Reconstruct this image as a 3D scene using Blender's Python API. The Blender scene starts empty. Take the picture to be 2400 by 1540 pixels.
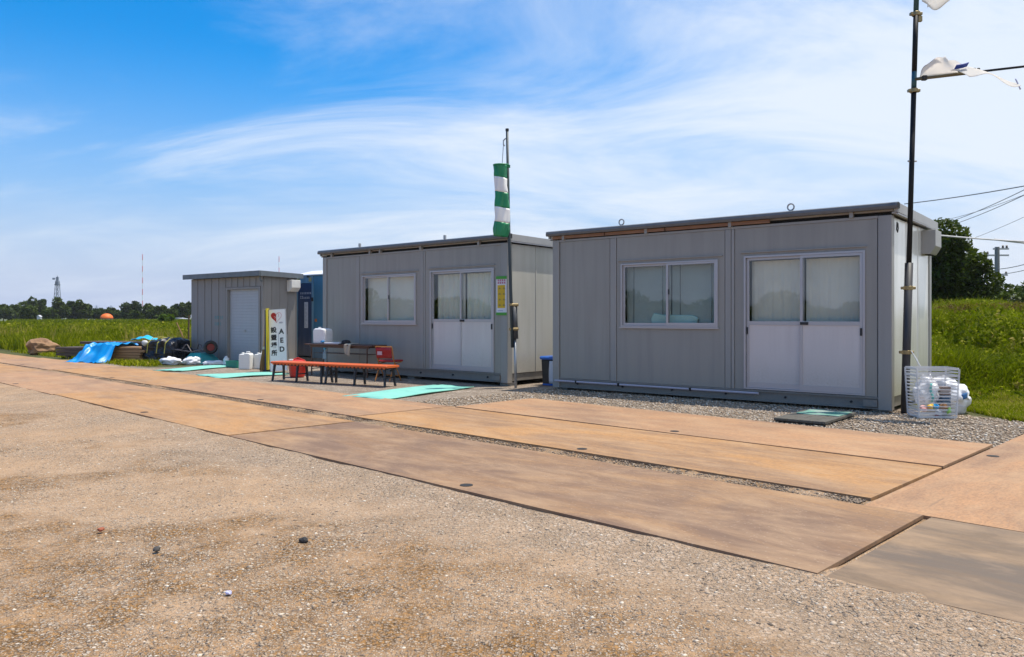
import bpy, bmesh, math, random
import numpy as np
from mathutils import Vector, Matrix, noise as mnoise

R = math.radians
rng = np.random.default_rng(7)
random.seed(7)
scene = bpy.context.scene
COL = scene.collection

# ------------------------------------------------------------------ camera
cam_d = bpy.data.cameras.new('camera')
cam = bpy.data.objects.new('camera', cam_d)
COL.objects.link(cam)
cam.location = (0, 0, 1.23)
cam.rotation_euler = (R(90), 0, 0)
cam_d.sensor_width = 36
cam_d.lens = 36 * 1830 / 2400
cam_d.shift_y = -0.01125
cam_d.clip_start = 0.05
cam_d.clip_end = 6000
scene.camera = cam

# ------------------------------------------------------------------ light and sky
SUN_EL = 73.0
SUN_AZ = 74.0            # clockwise from +Y
sd = Vector((math.sin(R(SUN_AZ)) * math.cos(R(SUN_EL)), math.cos(R(SUN_AZ)) * math.cos(R(SUN_EL)), math.sin(R(SUN_EL))))
sun_d = bpy.data.lights.new('sun', 'SUN')
sun_d.energy = 4.6
sun_d.angle = R(0.53)
sun_d.color = (1.0, 0.935, 0.83)
sun = bpy.data.objects.new('sun', sun_d)
COL.objects.link(sun)
sun.rotation_euler = sd.to_track_quat('Z', 'Y').to_euler()
sun.location = (0, 0, 50)

world = bpy.data.worlds.new('World')
scene.world = world
world.use_nodes = True
wn, wl = world.node_tree.nodes, world.node_tree.links
wn.clear()


def N(nodes, kind, **kw):
    n = nodes.new(kind)
    for k, v in kw.items():
        if k.startswith('i_'):
            key = k[2:]
            n.inputs[int(key) if key.isdigit() else key].default_value = v
        else:
            setattr(n, k, v)
    return n


def math_n(nodes, links, op, a, b=None, c=None, clamp=False):
    n = nodes.new('ShaderNodeMath')
    n.operation = op
    n.use_clamp = clamp
    for i, v in enumerate((a, b, c)):
        if v is None:
            continue
        if isinstance(v, (int, float)):
            n.inputs[i].default_value = v
        else:
            links.new(v, n.inputs[i])
    return n.outputs[0]


def ramp(nodes, links, fac, stops, interp='LINEAR'):
    n = nodes.new('ShaderNodeValToRGB')
    n.color_ramp.interpolation = interp
    el = n.color_ramp.elements
    while len(el) < len(stops):
        el.new(0.5)
    for e, (p, c) in zip(el, stops):
        e.position = p
        e.color = c if len(c) == 4 else (*c, 1)
    links.new(fac, n.inputs[0])
    return n.outputs[0]


def mixc(nodes, links, fac, a, b, blend='MIX'):
    n = nodes.new('ShaderNodeMix')
    n.data_type = 'RGBA'
    n.blend_type = blend
    for idx, v in ((0, fac), (6, a), (7, b)):
        if isinstance(v, (int, float)):
            n.inputs[idx].default_value = v
        elif isinstance(v, (tuple, list)):
            n.inputs[idx].default_value = v if len(v) == 4 else (*v, 1)
        else:
            links.new(v, n.inputs[idx])
    return n.outputs[2]


def build_world():
    sky = N(wn, 'ShaderNodeTexSky', sky_type='NISHITA', sun_disc=False)
    sky.sun_elevation = R(SUN_EL)
    sky.sun_rotation = R(SUN_AZ)
    sky.air_density = 1.0
    sky.dust_density = 0.6
    sky.ozone_density = 2.5
    hs = N(wn, 'ShaderNodeHueSaturation')
    hs.inputs['Saturation'].default_value = 1.95
    hs.inputs['Value'].default_value = 1.75
    wl.new(sky.outputs[0], hs.inputs['Color'])
    tc = N(wn, 'ShaderNodeTexCoord')
    sep = N(wn, 'ShaderNodeSeparateXYZ')
    wl.new(tc.outputs['Generated'], sep.inputs[0])
    zc = math_n(wn, wl, 'MAXIMUM', sep.outputs[2], 0.0)
    zz = math_n(wn, wl, 'ADD', zc, 0.30)
    px = math_n(wn, wl, 'DIVIDE', sep.outputs[0], zz)
    py = math_n(wn, wl, 'DIVIDE', sep.outputs[1], zz)
    comb = N(wn, 'ShaderNodeCombineXYZ')
    wl.new(px, comb.inputs[0])
    wl.new(py, comb.inputs[1])
    # fine cirrus fibres, drawn out across the wind
    m1 = N(wn, 'ShaderNodeMapping')
    m1.inputs['Rotation'].default_value = (0, 0, R(CL['rot']))
    m1.inputs['Scale'].default_value = (0.85, 2.1, 1)
    m1.inputs['Location'].default_value = CL['off1']
    wl.new(comb.outputs[0], m1.inputs[0])
    n1 = N(wn, 'ShaderNodeTexNoise')
    n1.inputs['Scale'].default_value = 1.1
    n1.inputs['Detail'].default_value = 8
    n1.inputs['Roughness'].default_value = 0.63
    n1.inputs['Distortion'].default_value = 0.75
    wl.new(m1.outputs[0], n1.inputs['Vector'])
    # broad veil
    m2 = N(wn, 'ShaderNodeMapping')
    m2.inputs['Scale'].default_value = (0.32, 0.45, 1)
    m2.inputs['Location'].default_value = CL['off2']
    wl.new(comb.outputs[0], m2.inputs[0])
    n2 = N(wn, 'ShaderNodeTexNoise')
    n2.inputs['Scale'].default_value = 1.0
    n2.inputs['Detail'].default_value = 3
    n2.inputs['Roughness'].default_value = 0.5
    wl.new(m2.outputs[0], n2.inputs['Vector'])
    # cirrus thickens toward the sun's side of the sky (the bank of cloud lies to the east)
    side = math_n(wn, wl, 'MULTIPLY_ADD', sep.outputs[0], CL['side'], 0.0)
    a = math_n(wn, wl, 'MULTIPLY', n1.outputs[0], 1.5)
    b = math_n(wn, wl, 'MULTIPLY', n2.outputs[0], 0.9)
    s = math_n(wn, wl, 'ADD', a, b)
    s = math_n(wn, wl, 'ADD', s, side)
    mr = N(wn, 'ShaderNodeMapRange', interpolation_type='SMOOTHSTEP')
    mr.inputs['From Min'].default_value = CL['lo']
    mr.inputs['From Max'].default_value = CL['hi']
    mr.inputs['To Max'].default_value = 0.9
    wl.new(s, mr.inputs[0])
    # thin out to haze near the horizon
    hz = N(wn, 'ShaderNodeMapRange', interpolation_type='SMOOTHSTEP')
    hz.inputs['From Min'].default_value = 0.0
    hz.inputs['From Max'].default_value = 0.34
    hz.inputs['To Min'].default_value = 0.95
    hz.inputs['To Max'].default_value = 0.0
    wl.new(zc, hz.inputs[0])
    c0 = mixc(wn, wl, hz.outputs[0], hs.outputs[0], CL['haze'])
    c1 = mixc(wn, wl, mr.outputs[0], c0, CL['cloud'])
    bg = N(wn, 'ShaderNodeBackground')
    bg.inputs['Strength'].default_value = 0.094
    wl.new(c1, bg.inputs[0])
    out = N(wn, 'ShaderNodeOutputWorld')
    wl.new(bg.outputs[0], out.inputs[0])


CL = dict(rot=-20, off1=(5.3, 2.2, 0), off2=(0.4, 5.3, 0), side=0.60, lo=0.84, hi=1.62,
          haze=(4.7, 5.6, 7.9, 1), cloud=(8.3, 8.9, 9.7, 1))
build_world()

vs = scene.view_settings
vs.view_transform = 'Standard'
vs.look = 'None'
vs.gamma = 1
vs.exposure = 0.2
vs.use_curve_mapping = False
scene.render.engine = 'CYCLES'
scene.cycles.max_bounces = 8
scene.cycles.transparent_max_bounces = 12

# ------------------------------------------------------------------ helpers
def newmat(name):
    m = bpy.data.materials.new(name)
    m.use_nodes = True
    nt = m.node_tree
    b = nt.nodes['Principled BSDF']
    return m, nt.nodes, nt.links, b


def mat(name, col, rough=0.6, metal=0.0, col2=None, scale=6.0, amount=0.35, bump=0.0, bscale=60.0, spec=0.5,
        stretch=(1, 1, 1), detail=5, transl=0.0):
    """plain surface with a little mottling of its own colour and fine relief"""
    m, n, l, b = newmat(name)
    tc = N(n, 'ShaderNodeTexCoord')
    mp = N(n, 'ShaderNodeMapping')
    mp.inputs['Scale'].default_value = stretch
    oi = N(n, 'ShaderNodeObjectInfo')
    addv = N(n, 'ShaderNodeVectorMath', operation='MULTIPLY_ADD')
    l.new(oi.outputs['Random'], addv.inputs[0])
    addv.inputs[1].default_value = (17, 9, 5)
    l.new(tc.outputs['Object'], addv.inputs[2])
    l.new(addv.outputs[0], mp.inputs[0])
    nz = N(n, 'ShaderNodeTexNoise')
    nz.inputs['Scale'].default_value = scale
    nz.inputs['Detail'].default_value = detail
    l.new(mp.outputs[0], nz.inputs['Vector'])
    if col2 is None:
        col2 = tuple(c * 0.72 for c in col[:3])
    fac = ramp(n, l, nz.outputs[0], [(0.38, (0, 0, 0)), (0.68, (1, 1, 1))])
    f2 = math_n(n, l, 'MULTIPLY', fac, amount)
    c = mixc(n, l, f2, col, col2)
    l.new(c, b.inputs['Base Color'])
    b.inputs['Roughness'].default_value = rough
    b.inputs['Metallic'].default_value = metal
    b.inputs['Specular IOR Level'].default_value = spec
    if transl:
        b.inputs['Transmission Weight'].default_value = 0
        b.inputs['Subsurface Weight'].default_value = transl
        b.inputs['Subsurface Radius'].default_value = (0.05, 0.05, 0.05)
    if bump:
        nb = N(n, 'ShaderNodeTexNoise')
        nb.inputs['Scale'].default_value = bscale
        nb.inputs['Detail'].default_value = 4
        l.new(mp.outputs[0], nb.inputs['Vector'])
        bp = N(n, 'ShaderNodeBump')
        bp.inputs['Strength'].default_value = bump
        bp.inputs['Distance'].default_value = 0.01
        l.new(nb.outputs[0], bp.inputs['Height'])
        l.new(bp.outputs[0], b.inputs['Normal'])
    return m


class MB:
    """collects shapes, builds ONE mesh object"""

    def __init__(self):
        self.v, self.f, self.mi = [], [], []

    def add(self, verts, faces, mi=0):
        o = len(self.v)
        self.v.extend([tuple(p) for p in verts])
        self.f.extend([tuple(i + o for i in fc) for fc in faces])
        self.mi.extend([mi] * len(faces))
        return self

    def box(self, x0, x1, y0, y1, z0, z1, mi=0, M=None):
        vs_ = [(x0, y0, z0), (x1, y0, z0), (x1, y1, z0), (x0, y1, z0), (x0, y0, z1), (x1, y0, z1), (x1, y1, z1), (x0, y1, z1)]
        if M is not None:
            vs_ = [M @ Vector(p) for p in vs_]
        return self.add(vs_, [(0, 3, 2, 1), (4, 5, 6, 7), (0, 1, 5, 4), (1, 2, 6, 5), (2, 3, 7, 6), (3, 0, 4, 7)], mi)

    def tube(self, pts, r, seg=8, cap=True, mi=0):
        pts = [Vector(p) for p in pts]
        rs = r if isinstance(r, (list, tuple)) else [r] * len(pts)
        rings = []
        up = Vector((0, 0, 1))
        prev = None
        for i, p in enumerate(pts):
            d = (pts[min(i + 1, len(pts) - 1)] - pts[max(i - 1, 0)]).normalized()
            a = d.cross(up)
            if a.length < 1e-3:
                a = d.cross(Vector((1, 0, 0)))
            a.normalize()
            if prev is not None and a.dot(prev) < 0:
                a = -a
            prev = a
            b = d.cross(a).normalized()
            rings.append([p + (a * math.cos(t) + b * math.sin(t)) * rs[i] for t in [2 * math.pi * k / seg for k in range(seg)]])
        vv = [q for rg in rings for q in rg]
        ff = []
        for i in range(len(pts) - 1):
            for k in range(seg):
                k2 = (k + 1) % seg
                ff.append((i * seg + k, i * seg + k2, (i + 1) * seg + k2, (i + 1) * seg + k))
        if cap:
            ff.append(tuple(range(seg - 1, -1, -1)))
            ff.append(tuple((len(pts) - 1) * seg + k for k in range(seg)))
        return self.add(vv, ff, mi)

    def lathe(self, prof, c=(0, 0, 0), seg=20, mi=0, sx=1, sy=1):
        vv, ff = [], []
        for (r, z) in prof:
            for k in range(seg):
                t = 2 * math.pi * k / seg
                vv.append((c[0] + r * math.cos(t) * sx, c[1] + r * math.sin(t) * sy, c[2] + z))
        for i in range(len(prof) - 1):
            for k in range(seg):
                k2 = (k + 1) % seg
                ff.append((i * seg + k, i * seg + k2, (i + 1) * seg + k2, (i + 1) * seg + k))
        ff.append(tuple(range(seg - 1, -1, -1)))
        ff.append(tuple((len(prof) - 1) * seg + k for k in range(seg)))
        return self.add(vv, ff, mi)

    def prism(self, poly, axis_vec, mi=0):
        n = len(poly)
        a = Vector(axis_vec)
        vv = [Vector(p) for p in poly] + [Vector(p) + a for p in poly]
        ff = [tuple(range(n - 1, -1, -1)), tuple(range(n, 2 * n))]
        for i in range(n):
            j = (i + 1) % n
            ff.append((i, j, n + j, n + i))
        return self.add(vv, ff, mi)

    def grid(self, fn, nu, nv, mi=0):
        vv, ff = [], []
        for j in range(nv + 1):
            for i in range(nu + 1):
                vv.append(fn(i / nu, j / nv))
        for j in range(nv):
            for i in range(nu):
                a = j * (nu + 1) + i
                ff.append((a, a + 1, a + nu + 2, a + nu + 1))
        return self.add(vv, ff, mi)

    def build(self, name, mats, parent=None, smooth=False, bevel=0.0, loc=None, rot=None, solid=0.0, sub=0):
        me = bpy.data.meshes.new(name)
        me.from_pydata(self.v, [], self.f)
        mats = mats if isinstance(mats, (list, tuple)) else [mats]
        for m in mats:
            me.materials.append(m)
        if len(mats) > 1:
            me.polygons.foreach_set('material_index', self.mi)
        bm = bmesh.new()
        bm.from_mesh(me)
        bmesh.ops.recalc_face_normals(bm, faces=bm.faces)
        if bevel:
            bmesh.ops.bevel(bm, geom=bm.edges[:], offset=bevel, segments=1, affect='EDGES', clamp_overlap=True)
        bm.to_mesh(me)
        bm.free()
        if smooth:
            me.shade_smooth()
        o = bpy.data.objects.new(name, me)
        COL.objects.link(o)
        if parent is not None:
            o.parent = parent
        if loc is not None:
            o.location = loc
        if rot is not None:
            o.rotation_euler = rot
        if solid:
            md = o.modifiers.new('thickness', 'SOLIDIFY')
            md.thickness = solid
        if sub:
            md = o.modifiers.new('smooth', 'SUBSURF')
            md.levels = md.render_levels = sub
        return o


def tag(o, label, cat, group=None, kind=None):
    if label:
        o['label'] = label
    if cat:
        o['category'] = cat
    if group:
        o['group'] = group
    if kind:
        o['kind'] = kind
    return o


def thing(name, label, cat, loc=(0, 0, 0), rz=0.0, group=None):
    o = bpy.data.objects.new(name, None)
    o.empty_display_size = 0.2
    COL.objects.link(o)
    o.location = loc
    o.rotation_euler = (0, 0, rz)
    return tag(o, label, cat, group)


def npmesh(name, V, F, material, attrs=None, parent=None, smooth=False):
    """fast mesh from numpy arrays; F is (n,3) or (n,4)"""
    me = bpy.data.meshes.new(name)
    V = np.asarray(V, dtype=np.float32)
    F = np.asarray(F, dtype=np.int32)
    k = F.shape[1]
    me.vertices.add(len(V))
    me.vertices.foreach_set('co', V.ravel())
    me.loops.add(F.size)
    me.loops.foreach_set('vertex_index', F.ravel())
    me.polygons.add(len(F))
    me.polygons.foreach_set('loop_start', np.arange(0, F.size, k, dtype=np.int32))
    me.polygons.foreach_set('loop_total', np.full(len(F), k, dtype=np.int32))
    me.update(calc_edges=True)
    if attrs:
        for an, arr in attrs.items():
            at = me.attributes.new(an, 'FLOAT', 'POINT')
            at.data.foreach_set('value', np.asarray(arr, dtype=np.float32))
    me.materials.append(material)
    if smooth:
        me.shade_smooth()
    o = bpy.data.objects.new(name, me)
    COL.objects.link(o)
    if parent is not None:
        o.parent = parent
    return o


def vnoise(x, y, freq, seed=0):
    """vectorised smooth value noise, 0..1"""
    r = np.random.default_rng(seed).random((256, 256))
    x = np.asarray(x) * freq + 1000
    y = np.asarray(y) * freq + 1000
    xi, yi = np.floor(x).astype(int), np.floor(y).astype(int)
    fx, fy = x - xi, y - yi
    fx, fy = fx * fx * (3 - 2 * fx), fy * fy * (3 - 2 * fy)
    g = lambda a, b: r[a % 256, b % 256]
    return (g(xi, yi) * (1 - fx) + g(xi + 1, yi) * fx) * (1 - fy) + (g(xi, yi + 1) * (1 - fx) + g(xi + 1, yi + 1) * fx) * fy


def fbm(x, y, freq, octv=4, seed=0):
    s, a, t = 0, 1.0, 0
    for i in range(octv):
        s = s + a * vnoise(x, y, freq * 2 ** i, seed + i * 13)
        t += a
        a *= 0.5
    return s / t


def sstep(a, b, x):
    t = np.clip((x - a) / (b - a), 0, 1)
    return t * t * (3 - 2 * t)


# track frame: n = distance across the steel plates, t = distance along them
TD = Vector((-0.71, 0.704, 0)).normalized()
ND = Vector((0.704, 0.71, 0)).normalized()


def nt2w(n, t, z=0.0):
    p = ND * n + TD * t
    return Vector((p.x, p.y, z))


def bank(x, y):
    """height of the grassy bank that rises behind the offices on the right"""
    q = y + 0.25 * (x - 6)
    return 1.0 * sstep(12.4, 24.0, q) * sstep(3.0, 8.0, x)


# ------------------------------------------------------------------ ground
def ground_material():
    m, n, l, b = newmat('yard_dirt')
    tc = N(n, 'ShaderNodeTexCoord')
    P = tc.outputs['Object']

    def noise(scale, detail=4, rough=0.55, dist=0.0, vec=None):
        z = N(n, 'ShaderNodeTexNoise')
        z.inputs['Scale'].default_value = scale
        z.inputs['Detail'].default_value = detail
        z.inputs['Roughness'].default_value = rough
        z.inputs['Distortion'].default_value = dist
        l.new(vec or P, z.inputs['Vector'])
        return z.outputs[0]

    def attr(nm):
        a = N(n, 'ShaderNodeAttribute', attribute_name=nm)
        return a.outputs['Fac']
    gravel, grass, ochre = attr('gravel'), attr('grass'), attr('ochre')
    big = noise(0.55, 5)
    mid = noise(3.2, 6, 0.65)
    fine = noise(45, 4, 0.7)
    dirt = mixc(n, l, ramp(n, l, big, [(0.35, (0, 0, 0)), (0.65, (1, 1, 1))]), (0.430, 0.268, 0.146, 1), (0.425, 0.288, 0.178, 1))
    dirt = mixc(n, l, ramp(n, l, mid, [(0.42, (0, 0, 0)), (0.72, (1, 1, 1))]), dirt, (0.330, 0.203, 0.106, 1))
    grain = noise(120, 3, 0.8)
    dirt = mixc(n, l, ramp(n, l, grain, [(0.40, (0.55, 0.55, 0.55)), (0.52, (0, 0, 0))]), dirt, (0.235, 0.155, 0.096, 1))
    dirt = mixc(n, l, ramp(n, l, noise(85, 3, 0.8), [(0.56, (0, 0, 0)), (0.66, (0.6, 0.6, 0.6))]), dirt, (0.55, 0.44, 0.34, 1))
    # ochre clay showing through
    och = mixc(n, l, ramp(n, l, fine, [(0.42, (0, 0, 0)), (0.60, (1, 1, 1))]), (0.090, 0.052, 0.022, 1), (0.34, 0.180, 0.062, 1))
    om = math_n(n, l, 'MULTIPLY', ochre, math_n(n, l, 'MULTIPLY_ADD', mid, 3.4, -1.05, clamp=True), clamp=True)
    dirt = mixc(n, l, om, dirt, och)
    # stones of two sizes: each voronoi cell is one stone
    def stones(scale, keep_lo, keep_hi, base, seed):
        mp = N(n, 'ShaderNodeMapping')
        mp.inputs['Location'].default_value = (seed, seed * 0.7, 0)
        l.new(P, mp.inputs[0])
        vo = N(n, 'ShaderNodeTexVoronoi', voronoi_dimensions='2D')
        vo.inputs['Scale'].default_value = scale
        l.new(mp.outputs[0], vo.inputs['Vector'])
        sp = N(n, 'ShaderNodeSeparateColor')
        l.new(vo.outputs['Color'], sp.inputs[0])
        tone = ramp(n, l, sp.outputs[0], [(0.0, (0.115, 0.095, 0.080)), (0.14, (0.24, 0.185, 0.14)), (0.5, (0.38, 0.29, 0.21)),
                                          (0.8, (0.50, 0.40, 0.30)), (0.95, (0.64, 0.57, 0.48))])
        keep = math_n(n, l, 'GREATER_THAN', sp.outputs[1], base)
        edge = N(n, 'ShaderNodeMapRange')
        edge.inputs['From Min'].default_value = keep_hi
        edge.inputs['From Max'].default_value = keep_lo
        l.new(vo.outputs['Distance'], edge.inputs[0])
        return tone, math_n(n, l, 'MULTIPLY', keep, edge.outputs[0], clamp=True), vo.outputs['Distance']
    t1, k1, d1 = stones(95, 0.30, 0.52, 0.30, 3.0)
    t2, k2, d2 = stones(46, 0.28, 0.46, 0.62, 11.0)
    patch = ramp(n, l, noise(0.9, 4, 0.6, 0.4), [(0.36, (0.25, 0.25, 0.25)), (0.62, (1, 1, 1))])
    k1 = math_n(n, l, 'MULTIPLY', k1, patch)
    k2 = math_n(n, l, 'MULTIPLY', k2, patch)
    c = mixc(n, l, math_n(n, l, 'MULTIPLY', k1, 0.8), dirt, t1)
    c = mixc(n, l, math_n(n, l, 'MULTIPLY', k2, 0.85), c, t2)
    # crushed grey stone round the offices
    g1, gk1, gd1 = stones(42, 0.40, 0.62, 0.10, 23.0)
    grav = mixc(n, l, gk1, (0.27, 0.215, 0.16, 1), mixc(n, l, 0.25, g1, (0.6, 0.5, 0.42, 1)))
    grav = mixc(n, l, ramp(n, l, mid, [(0.45, (0, 0, 0)), (0.75, (1, 1, 1))]), grav, (0.24, 0.19, 0.14, 1))
    c = mixc(n, l, gravel, c, grav)
    soil = mixc(n, l, mid, (0.065, 0.085, 0.022, 1), (0.12, 0.11, 0.045, 1))
    c = mixc(n, l, grass, c, soil)
    l.new(c, b.inputs['Base Color'])
    b.inputs['Roughness'].default_value = 0.92
    b.inputs['Specular IOR Level'].default_value = 0.2
    h = math_n(n, l, 'MULTIPLY_ADD', k1, 0.5, math_n(n, l, 'MULTIPLY', k2, 1.0))
    h = math_n(n, l, 'ADD', h, math_n(n, l, 'MULTIPLY', fine, 0.7))
    h = math_n(n, l, 'ADD', h, math_n(n, l, 'MULTIPLY', gk1, math_n(n, l, 'MULTIPLY', gravel, 1.2)))
    h = math_n(n, l, 'ADD', h, math_n(n, l, 'MULTIPLY', mid, 1.6))
    bp = N(n, 'ShaderNodeBump')
    bp.inputs['Strength'].default_value = 0.9
    bp.inputs['Distance'].default_value = 0.012
    l.new(h, bp.inputs['Height'])
    l.new(bp.outputs[0], b.inputs['Normal'])
    return m


def graded(lo, hi, c, dmin, growth, dmax):
    out = [c]
    d = dmin
    while out[-1] < hi:
        out.append(out[-1] + d)
        d = min(d * growth, dmax)
    left = [c]
    d = dmin
    while left[-1] > lo:
        left.append(left[-1] - d)
        d = min(d * growth, dmax)
    return np.array(left[:0:-1] + out)


def zones(X, Y):
    nn = X * ND.x + Y * ND.y
    tt = X * TD.x + Y * TD.y
    w = (fbm(X, Y, 0.7, 4, 3) - 0.5)
    # left: grass beyond the far row of plates; right: grass past the gravel
    left = sstep(0.0, 0.5, nn - 7.15 + w * 1.2) * sstep(18.6, 20.0, tt + w * 2)
    left = np.maximum(left, sstep(21.6, 22.6, Y + w * 2 + 0.25 * X * (X > -4)) * (X < 3))
    q = (X - 5.5) * 0.875 + (Y - 10.0) * 0.485
    right = sstep(-0.1, 0.25, q + w * 0.6) * sstep(2.0, 3.0, X)
    right = np.maximum(right, sstep(15.0, 17.0, Y) * (X > 2.5))
    back = sstep(21.0, 23.5, Y + w)
    grass = np.clip(np.maximum(np.maximum(left, right), back), 0, 1)
    grav = sstep(6.75, 7.25, nn + w * 0.7)
    # gravel shows between the two rows of plates too
    gap = sstep(4.9, 5.1, nn) * sstep(5.7, 5.5, nn)
    grav = np.maximum(grav, 0.45 * sstep(0.9, 0.0, np.abs(nn - 3.35 + w)) * sstep(12, 4, tt))
    return nn, tt, grass, grav


GZ = {}


def gz(x, y):
    """ground height at points, read back from the ground grid"""
    xs, ys, Z = GZ['g']
    i = np.clip(np.searchsorted(xs, x) - 1, 0, len(xs) - 2)
    j = np.clip(np.searchsorted(ys, y) - 1, 0, len(ys) - 2)
    fx = (x - xs[i]) / (xs[i + 1] - xs[i])
    fy = (y - ys[j]) / (ys[j + 1] - ys[j])
    return (Z[j, i] * (1 - fx) + Z[j, i + 1] * fx) * (1 - fy) + (Z[j + 1, i] * (1 - fx) + Z[j + 1, i + 1] * fx) * fy


def make_ground():
    xs = graded(-46, 30, -1.0, 0.035, 1.013, 0.6)
    ys = graded(-14, 46, 3.4, 0.035, 1.013, 0.6)
    X, Y = np.meshgrid(xs, ys)
    nn, tt, grass, grav = zones(X, Y)
    foreg = sstep(3.9, 2.9, nn)
    Z = -0.012 + 0.016 * (fbm(X, Y, 0.8, 5, 21) - 0.5) * 2 + 0.011 * (fbm(X, Y, 5.0, 4, 31) - 0.5) * 2
    Z = Z * (0.45 + 0.55 * foreg)
    # shallow wheel ruts and scuffed clods in the near dirt
    rut = np.sin((nn * 2.1 + fbm(X, Y, 0.5, 3, 5) * 3)) * 0.008 * foreg
    Z = Z + rut
    under = sstep(3.2, 3.55, nn) * sstep(8.6, 7.2, nn)
    Z = Z * (1 - 0.6 * under) - 0.006 * under
    och = fbm(X, Y, 0.75, 5, 61)
    ochre = sstep(0.45, 0.54, och + 0.12 * sstep(4.2, 2.6, Y) - 0.06 * sstep(4.6, 7, Y) + 0.10 * (fbm(X, Y * 2.2, 2.2, 3, 9) - 0.5)) * sstep(3.4, 2.4, nn)
    ochre = np.maximum(ochre, 0.8 * sstep(4.9, 5.1, nn) * sstep(5.7, 5.5, nn))
    clod = sstep(0.60, 0.74, fbm(X, Y, 1.9, 4, 77)) * ochre
    Z = Z + 0.030 * clod * fbm(X, Y, 11, 3, 8)
    Z = Z + 0.010 * foreg * (fbm(X, Y, 14, 3, 18) - 0.5) * sstep(0.40, 0.60, fbm(X, Y, 0.8, 3, 28))
    Z = Z + 0.026 * sstep(3.1, 3.58, nn) * sstep(3.95, 3.7, nn) * np.clip(0.2 + 1.1 * fbm(X, Y, 2.4, 3, 66), 0, 1)
    Z = Z + 0.014 * sstep(5.05, 5.2, nn) * sstep(5.55, 5.42, nn) * fbm(X, Y, 3.0, 3, 67)
    Z = Z + bank(X, Y)
    GZ['g'] = (xs, ys, Z)
    ny, nx = X.shape
    idx = np.arange(ny * nx).reshape(ny, nx)
    F = np.stack([idx[:-1, :-1], idx[:-1, 1:], idx[1:, 1:], idx[1:, :-1]], -1).reshape(-1, 4)
    V = np.stack([X, Y, Z], -1).reshape(-1, 3)
    o = npmesh('ground', V, F, ground_material(), dict(gravel=grav.ravel(), grass=grass.ravel(), ochre=ochre.ravel()), smooth=True)
    o['kind'] = 'structure'


make_ground()

M_field = mat('field_soil', (0.075, 0.10, 0.024), 0.95, col2=(0.13, 0.13, 0.05), scale=0.08, amount=0.8)
fo = MB()
fo.box(-1500, 1500, -500, 1900, -1.2, -0.25)
tag(fo.build('field', M_field), 'flat green farmland running out to the horizon', None, kind='structure')


M_dark = mat('dark_gap', (0.02, 0.02, 0.02), 0.8)


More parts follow.
